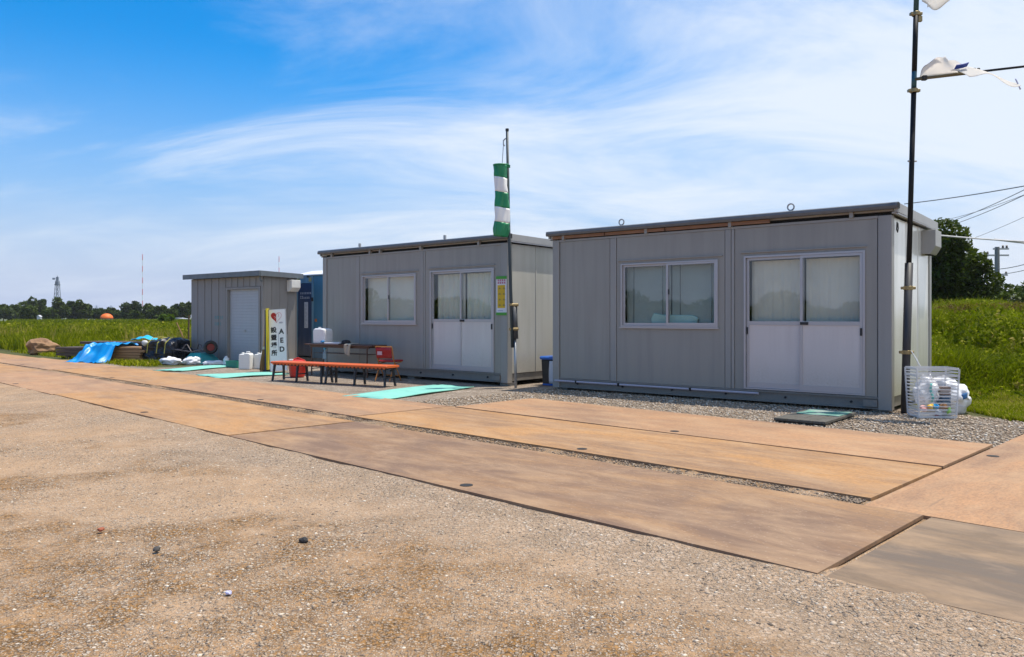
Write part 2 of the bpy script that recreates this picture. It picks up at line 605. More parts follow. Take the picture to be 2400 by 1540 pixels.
# ------------------------------------------------------------------ steel road plates
def plate_material(name, c1, c2, c3, rough=0.8, grit=0.2, streaky=0.8):
    m, n, l, b = newmat(name)
    tc = N(n, 'ShaderNodeTexCoord')
    oi = N(n, 'ShaderNodeObjectInfo')
    va = N(n, 'ShaderNodeVectorMath', operation='MULTIPLY_ADD')
    l.new(oi.outputs['Random'], va.inputs[0])
    va.inputs[1].default_value = (31, 17, 0)
    l.new(tc.outputs['Object'], va.inputs[2])
    mp = N(n, 'ShaderNodeMapping')
    mp.inputs['Scale'].default_value = (0.45, 1.0, 1)
    l.new(va.outputs[0], mp.inputs[0])

    def nz(scale, detail, rough_, dist=0.0, v=mp):
        z = N(n, 'ShaderNodeTexNoise')
        z.inputs['Scale'].default_value = scale
        z.inputs['Detail'].default_value = detail
        z.inputs['Roughness'].default_value = rough_
        z.inputs['Distortion'].default_value = dist
        l.new(v.outputs[0], z.inputs['Vector'])
        return z.outputs[0]
    big = nz(0.95, 7, 0.62, 0.9)
    st = N(n, 'ShaderNodeMapping')
    st.inputs['Scale'].default_value = (0.35, 5.0, 1)
    l.new(va.outputs[0], st.inputs[0])
    streak = nz(2.2, 6, 0.65, 0.3, st)
    fine = nz(55, 5, 0.75)
    c = mixc(n, l, ramp(n, l, big, [(0.42, (0, 0, 0)), (0.62, (0.9, 0.9, 0.9))]), c1, c2)
    c = mixc(n, l, ramp(n, l, streak, [(0.46, (0, 0, 0)), (0.70, (streaky,) * 3)]), c, c3)
    c = mixc(n, l, ramp(n, l, fine, [(0.40, (0.42, 0.42, 0.42)), (0.58, (0, 0, 0))]), c, (0.16, 0.11, 0.08, 1))
    dust = nz(3.4, 6, 0.7, 0.4)
    c = mixc(n, l, ramp(n, l, dust, [(0.44, (0, 0, 0)), (0.72, (0.55, 0.55, 0.55))]), c, (0.46, 0.310, 0.185, 1))
    scr = N(n, 'ShaderNodeMapping')
    scr.inputs['Scale'].default_value = (0.8, 26.0, 1)
    scr.inputs['Rotation'].default_value = (0, 0, 0.12)
    l.new(va.outputs[0], scr.inputs[0])
    sc_ = nz(1.0, 3, 0.6, 0.0, scr)
    c = mixc(n, l, math_n(n, l, 'MULTIPLY', ramp(n, l, sc_, [(0.64, (0, 0, 0)), (0.70, (0.6, 0.6, 0.6))]), streaky), c, (0.20, 0.14, 0.10, 1))
    # pale grit
    vo = N(n, 'ShaderNodeTexVoronoi', voronoi_dimensions='2D')
    vo.inputs['Scale'].default_value = 38
    l.new(va.outputs[0], vo.inputs['Vector'])
    sp = N(n, 'ShaderNodeSeparateColor')
    l.new(vo.outputs['Color'], sp.inputs[0])
    k = math_n(n, l, 'MULTIPLY', math_n(n, l, 'GREATER_THAN', sp.outputs[0], 0.90), math_n(n, l, 'LESS_THAN', vo.outputs['Distance'], 0.22))
    c = mixc(n, l, math_n(n, l, 'MULTIPLY', k, grit), c, (0.52, 0.42, 0.33, 1))
    l.new(c, b.inputs['Base Color'])
    b.inputs['Roughness'].default_value = rough
    b.inputs['Specular IOR Level'].default_value = 0.18
    bp = N(n, 'ShaderNodeBump')
    bp.inputs['Strength'].default_value = 0.35
    bp.inputs['Distance'].default_value = 0.006
    l.new(math_n(n, l, 'ADD', fine, math_n(n, l, 'MULTIPLY', big, 2.5)), bp.inputs['Height'])
    l.new(bp.outputs[0], b.inputs['Normal'])
    return m


PM = [plate_material('rusty_steel_tan', (0.442, 0.237, 0.096, 1), (0.249, 0.155, 0.096, 1), (0.470, 0.267, 0.122, 1)),
      plate_material('rusty_steel_mauve', (0.193, 0.122, 0.083, 1), (0.348, 0.202, 0.100, 1), (0.249, 0.159, 0.107, 1)),
      plate_material('rusty_steel_pink', (0.451, 0.254, 0.133, 1), (0.273, 0.168, 0.107, 1), (0.376, 0.224, 0.126, 1)),
      plate_material('bare_steel_dark', (0.141, 0.112, 0.087, 1), (0.207, 0.142, 0.085, 1), (0.310, 0.176, 0.074, 1), 0.6, 0.0, 0.15)]


def plates():
    bed = MB()
    bed.v = [nt2w(3.9, -6, -0.09), nt2w(6.6, -6, -0.09), nt2w(6.6, 31, -0.09), nt2w(3.9, 31, -0.09)]
    bed.f = [(0, 1, 2, 3)]
    bed.mi = [0]
    road = bed.build('steel_plate_road', PM[0])
    road['kind'] = 'structure'
    road['label'] = 'temporary site road of rusty steel plates laid in two rows'
    W = 1.524
    L = 6.096

    def plate(n0, t0, length, mi, z=0.012, tilt=0.0, yaw=0.0, width=W, across=False, lift=0.0):
        mb = MB()
        nu = max(2, int(length / 0.25))
        nv = 6
        sd_ = rng.integers(1000)
        # slightly buckled plate, local x along its length
        def zz(x, y):
            return 0.012 * (float(fbm(x + sd_, y, 0.35, 2, 5)) - 0.5) + tilt * y
        top, ff = [], []
        for j in range(nv + 1):
            for i in range(nu + 1):
                x, y = (i / nu - 0.5) * length, (j / nv - 0.5) * width
                top.append((x, y, zz(x, y) + 0.022))
        bot = [(x, y, q - 0.022) for x, y, q in top]
        o = len(top)
        for j in range(nv):
            for i in range(nu):
                a = j * (nu + 1) + i
                ff.append((a, a + 1, a + nu + 2, a + nu + 1))
                ff.append((o + a, o + a + nu + 1, o + a + nu + 2, o + a + 1))
        for i in range(nu):
            ff.append((i, o + i, o + i + 1, i + 1))
            e = nv * (nu + 1)
            ff.append((e + i, e + i + 1, o + e + i + 1, o + e + i))
        for j in range(nv):
            a = j * (nu + 1)
            ff.append((a, a + nu + 1, o + a + nu + 1, o + a))
            a += nu
            ff.append((a, o + a, o + a + nu + 1, a + nu + 1))
        mb.add(top + bot, ff)
        ob = mb.build('steel_plate', PM[mi], road)
        hx, hy = -length * 0.5 + 2.6 + 0.3 * tilt, width * 0.5 - 0.12
        MB().lathe([(0.048, 0.0), (0.048, 0.0025)], (hx, hy, zz(hx, hy) + 0.0225), 14).build('lifting_hole_disc', M_dark, ob)  # flat dark disc on the plate paints the shade inside a hole
        if across:
            c = nt2w(n0 + length / 2, t0 - width / 2, z + lift)
            ang = math.atan2(ND.y, ND.x)
        else:
            c = nt2w(n0 + width / 2, t0 + length / 2, z + lift)
            ang = math.atan2(TD.y, TD.x)
        c.z -= 0.012
        ob.location = c
        ob.rotation_euler = (0, 0, ang + R(yaw))
        return ob
    # near row
    plate(3.62, -4.55, L - 0.02, 3, z=0.010)
    plate(3.62, 1.57, L - 0.02, 1, z=0.012, yaw=0.1)
    plate(3.63, 7.68, L - 0.02, 0, z=0.010, yaw=-0.15)
    plate(3.60, 13.79, L - 0.02, 2, z=0.006, yaw=0.3)
    plate(3.55, 19.9, L - 0.02, 0, z=0.004, yaw=-0.2)
    # far row
    plate(5.40, 1.97, L - 0.02, 0, z=0.010, yaw=-0.1)
    plate(5.41, 8.08, L - 0.02, 2, z=0.008, yaw=0.15)
    plate(5.37, 14.19, L - 0.02, 0, z=0.005, yaw=0.5)
    plate(5.22, 20.3, L - 0.02, 2, z=0.0, yaw=0.8)
    plate(5.05, 26.4, L - 0.02, 0, z=-0.004, yaw=0.6)
    # the single plate in front of the right-hand office
    plate(6.90, 1.96, 5.95, 2, z=0.022, yaw=0.1, width=1.50)
    # plates turned across at the right
    plate(5.16, 1.93, L - 0.02, 2, z=0.009, across=True)
    plate(5.16, 0.39, L - 0.02, 0, z=0.007, across=True)
    plate(5.16, -1.15, L - 0.02, 2, z=0.008, across=True)


plates()

# ------------------------------------------------------------------ shared materials
def wall_mat(name, col, streak, rough=0.42, coat=0.0, sc=1.0, metal=0.0):
    """factory-painted steel panel: faint vertical streaks, dust, small dents"""
    m, n, l, b = newmat(name)
    tc = N(n, 'ShaderNodeTexCoord')
    oi = N(n, 'ShaderNodeObjectInfo')
    va = N(n, 'ShaderNodeVectorMath', operation='MULTIPLY_ADD')
    l.new(oi.outputs['Random'], va.inputs[0])
    va.inputs[1].default_value = (7, 13, 5)
    l.new(tc.outputs['Object'], va.inputs[2])
    mp = N(n, 'ShaderNodeMapping')
    mp.inputs['Scale'].default_value = (9 * sc, 9 * sc, 0.55)
    l.new(va.outputs[0], mp.inputs[0])
    z = N(n, 'ShaderNodeTexNoise')
    z.inputs['Scale'].default_value = 1.0
    z.inputs['Detail'].default_value = 6
    l.new(mp.outputs[0], z.inputs['Vector'])
    z2 = N(n, 'ShaderNodeTexNoise')
    z2.inputs['Scale'].default_value = 1.6
    z2.inputs['Detail'].default_value = 5
    l.new(va.outputs[0], z2.inputs['Vector'])
    f = ramp(n, l, z.outputs[0], [(0.42, (0, 0, 0)), (0.68, (1, 1, 1))])
    c = mixc(n, l, math_n(n, l, 'MULTIPLY', f, 0.55), col, streak)
    f2 = ramp(n, l, z2.outputs[0], [(0.35, (0, 0, 0)), (0.7, (1, 1, 1))])
    c = mixc(n, l, math_n(n, l, 'MULTIPLY', f2, 0.22), c, tuple(q * 0.8 for q in col[:3]))
    sz = N(n, 'ShaderNodeSeparateXYZ')
    l.new(tc.outputs['Object'], sz.inputs[0])
    foot = N(n, 'ShaderNodeMapRange', interpolation_type='SMOOTHSTEP')
    foot.inputs['From Min'].default_value = 0.75
    foot.inputs['From Max'].default_value = 0.15
    l.new(math_n(n, l, 'MULTIPLY_ADD', z.outputs[0], 0.7, math_n(n, l, 'SUBTRACT', sz.outputs[2], 0.35)), foot.inputs[0])
    zs = N(n, 'ShaderNodeTexNoise')
    zs.inputs['Scale'].default_value = 38
    zs.inputs['Detail'].default_value = 4
    l.new(va.outputs[0], zs.inputs['Vector'])
    c = mixc(n, l, math_n(n, l, 'MULTIPLY', foot.outputs[0], math_n(n, l, 'MULTIPLY', zs.outputs[0], 0.62)), c, (0.36, 0.29, 0.21, 1))
    spot = ramp(n, l, zs.outputs[0], [(0.66, (0, 0, 0)), (0.72, (1, 1, 1))])
    c = mixc(n, l, math_n(n, l, 'MULTIPLY', spot, 0.20), c, (0.16, 0.13, 0.10, 1))
    l.new(c, b.inputs['Base Color'])
    b.inputs['Roughness'].default_value = rough
    b.inputs['Metallic'].default_value = metal
    b.inputs['Coat Weight'].default_value = coat
    b.inputs['Coat Roughness'].default_value = 0.12
    bp = N(n, 'ShaderNodeBump')
    bp.inputs['Strength'].default_value = 0.22
    bp.inputs['Distance'].default_value = 0.03
    l.new(z2.outputs[0], bp.inputs['Height'])
    l.new(bp.outputs[0], b.inputs['Normal'])
    return m


M_wall = wall_mat('painted_panel_grey', (0.295, 0.288, 0.264, 1), (0.235, 0.227, 0.208, 1))
M_end = wall_mat('panel_end_sunlit', (0.56, 0.545, 0.49, 1), (0.43, 0.42, 0.35, 1), 0.28, 0.6, 0.7)  # paler copy of the wall grey: sun on the ends put into the colour
M_end1 = wall_mat('panel_end_sunlit_bright', (0.84, 0.83, 0.79, 1), (0.60, 0.59, 0.51, 1), 0.30, 0.5, 0.7, 0.25)  # palest copy: sunlight and sky sheen on this end are in the colour
M_post = wall_mat('painted_post_grey', (0.30, 0.298, 0.285, 1), (0.255, 0.25, 0.238, 1))
M_base = wall_mat('base_rail_blue_grey', (0.155, 0.165, 0.165, 1), (0.12, 0.12, 0.12, 1), 0.5)
M_roofrail = wall_mat('roof_rail_grey', (0.12, 0.125, 0.13, 1), (0.09, 0.09, 0.09, 1), 0.38)
M_roof = mat('roof_sheet', (0.34, 0.34, 0.34), 0.45, col2=(0.24, 0.23, 0.21), scale=2.0)
M_fascia = mat('roof_fascia', (0.36, 0.36, 0.36), 0.4, col2=(0.27, 0.26, 0.25), scale=5)
M_alu = mat('aluminium_frame', (0.44, 0.43, 0.445), 0.35, metal=0.35, col2=(0.40, 0.40, 0.43), scale=8)
M_alupanel = wall_mat('aluminium_door_panel', (0.64, 0.585, 0.56, 1), (0.56, 0.50, 0.48, 1), 0.36)
M_wood = mat('weathered_batten', (0.30, 0.155, 0.085), 0.8, col2=(0.16, 0.09, 0.06), scale=14, amount=0.8, stretch=(0.3, 3, 3), bump=0.3)
M_black = mat('black_rubber', (0.018, 0.018, 0.02), 0.55)
M_interior = mat('interior_dark', (0.10, 0.10, 0.095), 0.9)
M_blind = mat('blind_slat', (0.66, 0.67, 0.58), 0.6, amount=0.15)
M_curtain = mat('curtain_cloth', (0.66, 0.64, 0.55), 0.85, col2=(0.52, 0.51, 0.45), scale=3, amount=0.5)
M_galv = mat('galvanised_steel', (0.36, 0.38, 0.40), 0.4, metal=0.6, col2=(0.24, 0.25, 0.27), scale=20)


def glass_material():
    m, n, l, b = newmat('window_glass')
    n.remove(b)
    out = [q for q in n if q.type == 'OUTPUT_MATERIAL'][0]
    lw = N(n, 'ShaderNodeLayerWeight')
    lw.inputs[0].default_value = 0.5
    tr = N(n, 'ShaderNodeBsdfTransparent')
    tr.inputs[0].default_value = (0.95, 0.965, 0.955, 1)
    gl = N(n, 'ShaderNodeBsdfGlossy')
    gl.inputs['Roughness'].default_value = 0.01
    gl.inputs['Color'].default_value = (1, 1, 1, 1)
    mx = N(n, 'ShaderNodeMixShader')
    f2 = math_n(n, l, 'MULTIPLY_ADD', math_n(n, l, 'POWER', lw.outputs['Facing'], 4.0), 0.9, 0.042, clamp=True)
    l.new(f2, mx.inputs[0])
    l.new(tr.outputs[0], mx.inputs[1])
    l.new(gl.outputs[0], mx.inputs[2])
    l.new(mx.outputs[0], out.inputs[0])
    return m


M_glass = glass_material()


# ------------------------------------------------------------------ prefab offices
def prefab_office(name, label, loc, rz, L, D, main):
    T = thing(name, label, 'prefab office', loc, rz, 'grey prefab site offices')
    H0, H1 = 0.03, 2.535
    bx = lambda nm, m, a, par=T, bev=0.0: MB().box(*a).build(nm, m, par, bevel=bev)
    # corner posts
    pw = 0.135
    for (x0, x1, y0, y1) in ((0, pw, 0, pw), (L - pw - 0.03, L, 0, pw), (0, pw, D - pw, D), (L - pw, L, D - pw, D)):
        bx('corner_post', M_post, (x0, x1, y0, y1, H0, H1), bev=0.006)
    # base frame: channel with a lower flange, front / sides / back
    mb = MB()
    mb.box(pw, L - pw - 0.03, 0.035, 0.10, 0.055, 0.185)
    mb.box(pw, L - pw - 0.03, 0.0, 0.10, 0.040, 0.056)
    mb.build('base_rail', M_base, T)
    bx('base_rail', M_base, (pw, L - pw - 0.03, 0.004, 0.09, 0.172, 0.196))
    bx('base_rail', M_base, (0.03, 0.09, pw, D - pw, 0.04, 0.19))
    bx('base_rail', M_base, (L - 0.09, L - 0.03, pw, D - pw, 0.06, 0.19))
    bx('base_rail', M_base, (pw, L - pw, D - 0.09, D - 0.03, 0.04, 0.19))
    for i, x in enumerate((0.05, L * 0.5, L - 0.25)):
        for y in (0.05, D - 0.25):
            bx('footing_block', mat_conc, (x, x + 0.2, y + 0.03, y + 0.23, -0.05, 0.039))
    for k, x in enumerate(np.linspace(0.5, L - 0.5, 6)):
        MB().tube([(x, 0.034, 0.115), (x, 0.012, 0.115)], 0.016, 8).build('bolt', M_dark, T)
    # bracket at the right foot
    bx('foot_bracket', M_base, (L - 0.34, L - 0.17, -0.02, 0.03, 0.07, 0.16))
    # front wall layout (fractions measured along the front)
    xs0, xs1 = 0.213 * L, 0.236 * L
    w0, w1 = 0.252 * L, 0.560 * L
    pz0, pz1 = 0.580 * L, 0.607 * L
    d0, d1 = 0.634 * L, 0.940 * L
    yf, yb = 0.018, 0.065
    zb, zt = 0.198, 2.50
    wz0, wz1 = 1.075, 2.075
    dz0, dz1 = 0.205, 2.10
    bx('wall_panel', M_wall, (pw + 0.012, xs0 - 0.006, yf, yb, zb, zt), bev=0.003)
    bx('joint_strip', M_post, (xs0 + 0.004, xs1 - 0.004, yf - 0.008, yb, zb, zt), bev=0.003)
    p0, p1 = xs1 + 0.006, pz0 - 0.006
    q0, q1 = pz1 + 0.006, L - pw - 0.042
    mb = MB()
    mb.box(p0, w0, yf, yb, zb, zt)
    mb.box(w1, p1, yf, yb, zb, zt)
    mb.box(w0, w1, yf, yb, zb, wz0)
    mb.box(w0, w1, yf, yb, wz1, zt)
    mb.build('wall_panel', M_wall, T)
    bx('joint_strip', M_post, (pz0 + 0.004, pz1 - 0.055, yf - 0.010, yb, zb, zt), bev=0.003)
    bx('joint_strip', M_post, (pz1 - 0.048, pz1 - 0.003, yf - 0.006, yb, zb, zt), bev=0.003)
    mb = MB()
    mb.box(q0, d0, yf, yb, zb, zt)
    mb.box(d1, q1, yf, yb, zb, zt)
    mb.box(d0, d1, yf, yb, dz1, zt)
    mb.build('wall_panel', M_wall, T)
    bx('top_beam', M_post, (pw + 0.002, L - pw - 0.032, 0.006, 0.09, zt + 0.002, H1))
    # dark backing seen in the panel joints
    mb = MB()
    mb.box(0.05, w0 - 0.03, yb + 0.004, yb + 0.03, 0.2, 2.5)
    mb.box(w1 + 0.03, d0 - 0.03, yb + 0.004, yb + 0.03, 0.2, 2.5)
    mb.box(d1 + 0.03, L - 0.05, yb + 0.004, yb + 0.03, 0.2, 2.5)
    mb.box(w0 - 0.03, w1 + 0.03, yb + 0.004, yb + 0.03, 0.2, wz0 - 0.03)
    mb.box(w0 - 0.03, w1 + 0.03, yb + 0.004, yb + 0.03, wz1 + 0.03, 2.5)
    mb.box(d0 - 0.03, d1 + 0.03, yb + 0.004, yb + 0.03, dz1 + 0.03, 2.5)
    mb.build('inner_lining', M_interior, T)
    # flashings over the openings
    bx('flashing', M_post, (w0 - 0.05, w1 + 0.07, yf - 0.024, yf + 0.002, wz1 + 0.045, wz1 + 0.058))
    bx('flashing', M_post, (d0 - 0.05, d1 + 0.02, yf - 0.024, yf + 0.002, dz1 + 0.045, dz1 + 0.058))

    # --- window
    fw = 0.035
    fy0, fy1 = yf - 0.022, yb + 0.02

    def ring(x0, x1, z0, z1, w, y0, y1, wb=None, wt=None):
        wb = w if wb is None else wb
        wt = w if wt is None else wt
        r_ = MB()
        r_.box(x0, x0 + w, y0, y1, z0, z1)
        r_.box(x1 - w, x1, y0, y1, z0, z1)
        r_.box(x0 + w, x1 - w, y0, y1, z0, z0 + wb)
        r_.box(x0 + w, x1 - w, y0, y1, z1 - wt, z1)
        return r_
    win = ring(w0, w1, wz0, wz1, 0.022, fy0, fy1, 0.02, 0.02).build('window', M_alu, T)
    MB().box(w0 - 0.02, w1 + 0.02, fy0 - 0.012, fy0 + 0.01, wz0 - 0.022, wz0 - 0.002).build('sill', M_alu, win)
    xm = (w0 + w1) / 2
    a0, a1 = w0 + 0.024, w1 - 0.024
    ring(a0, xm + 0.02, wz0 + 0.022, wz1 - 0.022, 0.034, yf + 0.012, yf + 0.032, 0.04, 0.03).build('sash', M_alu, win)
    ring(xm - 0.02, a1, wz0 + 0.022, wz1 - 0.022, 0.034, yf - 0.014, yf + 0.006, 0.045, 0.03).build('sash', M_alu, win)
    MB().box(a0 + 0.036, xm - 0.016, yf + 0.020, yf + 0.024, wz0 + 0.064, wz1 - 0.054).build('pane', M_glass, win)
    MB().box(xm + 0.016, a1 - 0.036, yf - 0.006, yf - 0.002, wz0 + 0.069, wz1 - 0.054).build('pane', M_glass, win)
    MB().box(xm + 0.018, xm + 0.034, yf - 0.024, yf - 0.013, wz0 + 0.50, wz0 + 0.58).build('latch', M_black, win)
    if main:
        bl = MB()
        z = wz0 + 0.02
        while z < wz1 - 0.02:
            for (c0, c1) in ((w0 + 0.03, xm - 0.01), (xm + 0.01, w1 - 0.03)):
                sag = 0.0
                bl.add([(c0, yb + 0.075, z), (c1, yb + 0.075, z), (c1, yb + 0.093, z + 0.0175), (c0, yb + 0.093, z + 0.0175)], [(0, 1, 2, 3)])
            z += 0.0185
        b_ = bl.build('venetian_blind', M_blind, win)
        b_['kind'] = 'stuff'
        for x in (w0 + 0.16, xm - 0.15, xm + 0.15, w1 - 0.16):
            MB().box(x, x + 0.006, yb + 0.066, yb + 0.072, wz0, wz1).build('blind_cord', M_interior, win)
    else:
        bl = MB()
        bl.grid(lambda u, v: (w0 + 0.02 + u * (w1 - w0 - 0.04), yb + 0.09 + 0.004 * math.sin(u * 9), wz0 + 0.02 + v * (wz1 - wz0 - 0.04)), 20, 2)
        bl.build('roller_blind', M_blind, win, smooth=True)

    # --- sliding door, two leaves
    door = ring(d0, d1, dz0, dz1, 0.026, fy0, fy1, 0.018, 0.026).build('sliding_door', M_alu, T)
    xm = (d0 + d1) / 2
    e0, e1 = d0 + 0.03, d1 - 0.03
    zr = 1.115
    for (x0, x1, y0, nm) in ((e0, xm + 0.022, yf + 0.014, 0), (xm - 0.022, e1, yf - 0.014, 1)):
        y1 = y0 + 0.022
        r_ = MB()
        w = 0.036
        r_.box(x0, x0 + w, y0, y1, dz0 + 0.02, dz1 - 0.028)
        r_.box(x1 - w, x1, y0, y1, dz0 + 0.02, dz1 - 0.028)
        r_.box(x0 + w, x1 - w, y0, y1, dz1 - 0.062, dz1 - 0.028)
        r_.box(x0 + w, x1 - w, y0, y1, zr, zr + 0.055)
        r_.box(x0 + w, x1 - w, y0, y1, dz0 + 0.02, dz0 + 0.095)
        r_.build('door_leaf_frame', M_alu, door)
        MB().box(x0 + w, x1 - w, y0 + 0.008, y0 + 0.016, dz0 + 0.095, zr).build('door_panel', M_alupanel, door)
        MB().box(x0 + w, x1 - w, y0 + 0.009, y0 + 0.013, zr + 0.055, dz1 - 0.062).build('pane', M_glass, door)
    MB().box(xm - 0.016, xm + 0.09, yf - 0.030, yf - 0.0145, zr + 0.008, zr + 0.046).build('door_pull', M_black, door)
    MB().box(e1 - 0.03, e1 - 0.006, yf - 0.030, yf - 0.0145, zr - 0.13, zr - 0.03).build('door_lock', M_black, door)
    MB().box(e0 + 0.004, e0 + 0.02, yf + 0.001, yf + 0.0135, zr - 0.13, zr - 0.03).build('door_lock', M_black, door)
    # curtains in the door: gathered cloth
    sd_ = 3 if main else 9
    for (c0, c1) in ((e0 + 0.03, xm - 0.02), (xm + 0.015, e1 - 0.03)):
        def cur(u, v, c0=c0, c1=c1):
            x = c0 + u * (c1 - c0)
            a_ = (0.3 if main else 1.0)
            y = yb + 0.085 + a_ * (0.016 * math.sin(u * 31 + sd_ + 0.6 * math.sin(u * 11)) + 0.008 * math.sin(u * 67 + v)) * (1.0 - 0.35 * v)
            return (x, y, zr - 0.1 + v * (dz1 - 0.07 - zr + 0.1))
        cu = MB()
        cu.grid(cur, 60, 4)
        cu.build('curtain', M_curtain, door, smooth=True)
    if not main:
        pass
    # --- end walls and back
    nseg = 3
    for side, x0, x1 in ((0, 0.014, 0.05), (1, L - 0.05, L - 0.014)):
        w_ = (D - 2 * pw) / nseg
        for k in range(nseg):
            y0 = pw + k * w_
            bx('end_panel', M_end1 if main else M_end, (x0, x1, y0 + 0.006, y0 + w_ - 0.012, zb, zt + 0.02), bev=0.003)
            if k:
                xa = x0 - 0.008 if side == 0 else x1 - 0.01
                bx('joint_strip', M_end1 if main else M_end, (xa, xa + 0.018, y0 - 0.016, y0 + 0.010, zb, zt + 0.02))
        bx('inner_lining', M_interior, ((0.056, 0.07) if side == 0 else (L - 0.07, L - 0.056)) + (0.1, D - 0.1, 0.2, 2.5))
    bx('back_wall', M_wall, (pw + 0.002, L - pw - 0.002, D - 0.07, D - 0.02, zb, zt + 0.02))
    bx('floor', M_interior, (0.08, L - 0.08, 0.10, D - 0.08, 0.15, 0.19))
    # --- roof: deck, end fascias, front rail on brackets, gap in between
    ov = 0.075
    ro = MB()
    ro.prism([(-0.02, 0.03, 2.585), (-0.02, D + 0.03, 2.555), (-0.02, D + 0.03, 2.63), (-0.02, D * 0.5, 2.675), (-0.02, 0.03, 2.645)], (L + 0.04, 0, 0))
    ro.build('roof', M_roof, T)
    bx('top_beam', M_dark, (0.02, L - 0.02, 0.10, 0.16, H1 - 0.01, 2.60))
    for side, x0, x1 in ((0, -ov, -ov + 0.03), (1, L + ov - 0.03, L + ov)):
        f_ = MB()
        f_.prism([(x0, -0.02, 2.565), (x0, D + 0.06, 2.53), (x0, D + 0.06, 2.65), (x0, -0.02, 2.685)], (x1 - x0, 0, 0))
        f_.build('fascia', M_fascia, T)
        xa, xb = (x0 + 0.031, 0.0) if side == 0 else (L, x0 - 0.001)
        s_ = MB()
        s_.prism([(xa, 0.0, 2.548), (xa, D, 2.532), (xa, D, 2.555), (xa, 0.0, 2.571)], (xb - xa, 0, 0))
        s_.build('soffit', M_fascia, T)
        l_ = MB()
        xq = x0 + 0.008 if side else x0 + 0.004
        l_.prism([(xq - 0.012, 0.02, 2.540), (xq - 0.012, D, 2.520), (xq - 0.012, D, 2.538), (xq - 0.012, 0.02, 2.558)], (0.03, 0, 0))
        l_.build('drip_edge', M_alu, T)
    rail = MB()
    prof = [(-0.075, 2.605), (-0.082, 2.64), (-0.07, 2.675), (-0.03, 2.69), (0.03, 2.688), (0.03, 2.605)]
    rail.prism([(-ov - 0.01, y, z) for y, z in prof], (L + 2 * ov + 0.02, 0, 0))
    rail.build('roof_rail', M_roofrail, T)
    MB().box(L + ov + 0.0105, L + ov + 0.016, -0.068, 0.025, 2.612, 2.680).build('rail_end_cap', M_black, T)
    MB().box(-ov - 0.016, -ov - 0.0105, -0.068, 0.025, 2.612, 2.680).build('rail_end_cap', M_black, T)
    for f in ((0.04, 0.335, 0.592, 0.905) if main else (0.06, 0.30, 0.36, 0.585, 0.87)):
        bx('rail_bracket', M_post, (f * L, f * L + 0.045, -0.03, 0.03, H1 - 0.004, 2.604))
    # lifting eyes
    for f in ((0.255, 0.76) if main else (0.24, 0.71)):
        e = MB()
        rr = 0.045 if main else 0.03
        pts = [(f * L + rr * math.cos(t), 0.0, 2.745 + rr * math.sin(t)) for t in np.linspace(0, 2 * math.pi, 15)]
        if main:
            e.tube(pts, 0.011, 6, cap=False)
        else:
            e.box(f * L - 0.02, f * L + 0.02, -0.02, 0.02, 2.70, 2.77)
        e.tube([(f * L, 0, 2.685), (f * L, 0, 2.702)], 0.02, 8)
        e.build('lifting_eye', M_galv, T)
    return T, dict(L=L, D=D)


mat_conc = mat('concrete', (0.30, 0.29, 0.27), 0.9, col2=(0.2, 0.19, 0.17), scale=9, amount=0.7, bump=0.4)

RZ1 = math.atan2(9.95 - 13.34, 4.839 - 0.6925)
office1, o1 = prefab_office('prefab_office', 'large grey prefab office on the right with blinds and an overhanging vent box',
                            (0.6925, 13.34, 0.0), RZ1, 5.356, 2.34, True)
RZ2 = math.atan2(-0.65, 0.76)
office2, o2 = prefab_office('prefab_office', 'middle grey prefab office with white curtains in its sliding door',
                            (-4.222, 17.41, 0.02), RZ2, 5.45, 2.34, False)

# extras that belong to the right-hand office
L1 = o1['L']
mb = MB()
for (x0, x1) in ((0.06, 1.30), (1.34, 2.55), (2.59, 3.62)):
    mb.tube([(x0, -0.018, 0.150), (x1, -0.018, 0.150)], 0.017, 8)
mb.build('conduit', mat('pale_conduit', (0.52, 0.46, 0.50), 0.4, col2=(0.36, 0.32, 0.36), scale=30), office1)
for x in (0.5, 1.32, 2.57):
    MB().box(x - 0.012, x + 0.012, -0.040, 0.004, 0.125, 0.172).build('conduit_clip', M_black, office1)
for (x0, x1) in ((0.02, 1.05), (1.07, 2.14), (2.16, 3.17), (3.20, 3.78)):
    MB().box(x0, x1, -0.028, -0.004, 2.549, 2.598).build('batten', M_wood, office1)
# vent box on the right end wall, with its slanted underside
vb = MB()
X0 = L1 - 0.012
vb.prism([(X0, 1.74, 2.485), (X0 + 0.18, 1.74, 2.485), (X0 + 0.18, 1.74, 2.25), (X0 + 0.115, 1.74, 2.14), (X0, 1.74, 2.14)], (0, 0.40, 0))
vbo = vb.build('vent_box', mat('vent_box_paint', (0.36, 0.355, 0.34), 0.4, col2=(0.28, 0.27, 0.25)), office1, bevel=0.004)
MB().box(X0 + 0.03, X0 + 0.10, 1.79, 2.08, 2.132, 2.139).build('grille', M_dark, vbo)
mb = MB()
mb.tube([(L1 + 0.012, 0.22, 2.46), (L1 + 0.012, 0.20, 2.36), (L1 + 0.012, 0.25, 2.33), (L1 + 0.012, 0.28, 2.38), (L1 + 0.012, 0.26, 2.45)], 0.008, 5)
mb.build('cable_loop', M_black, office1)


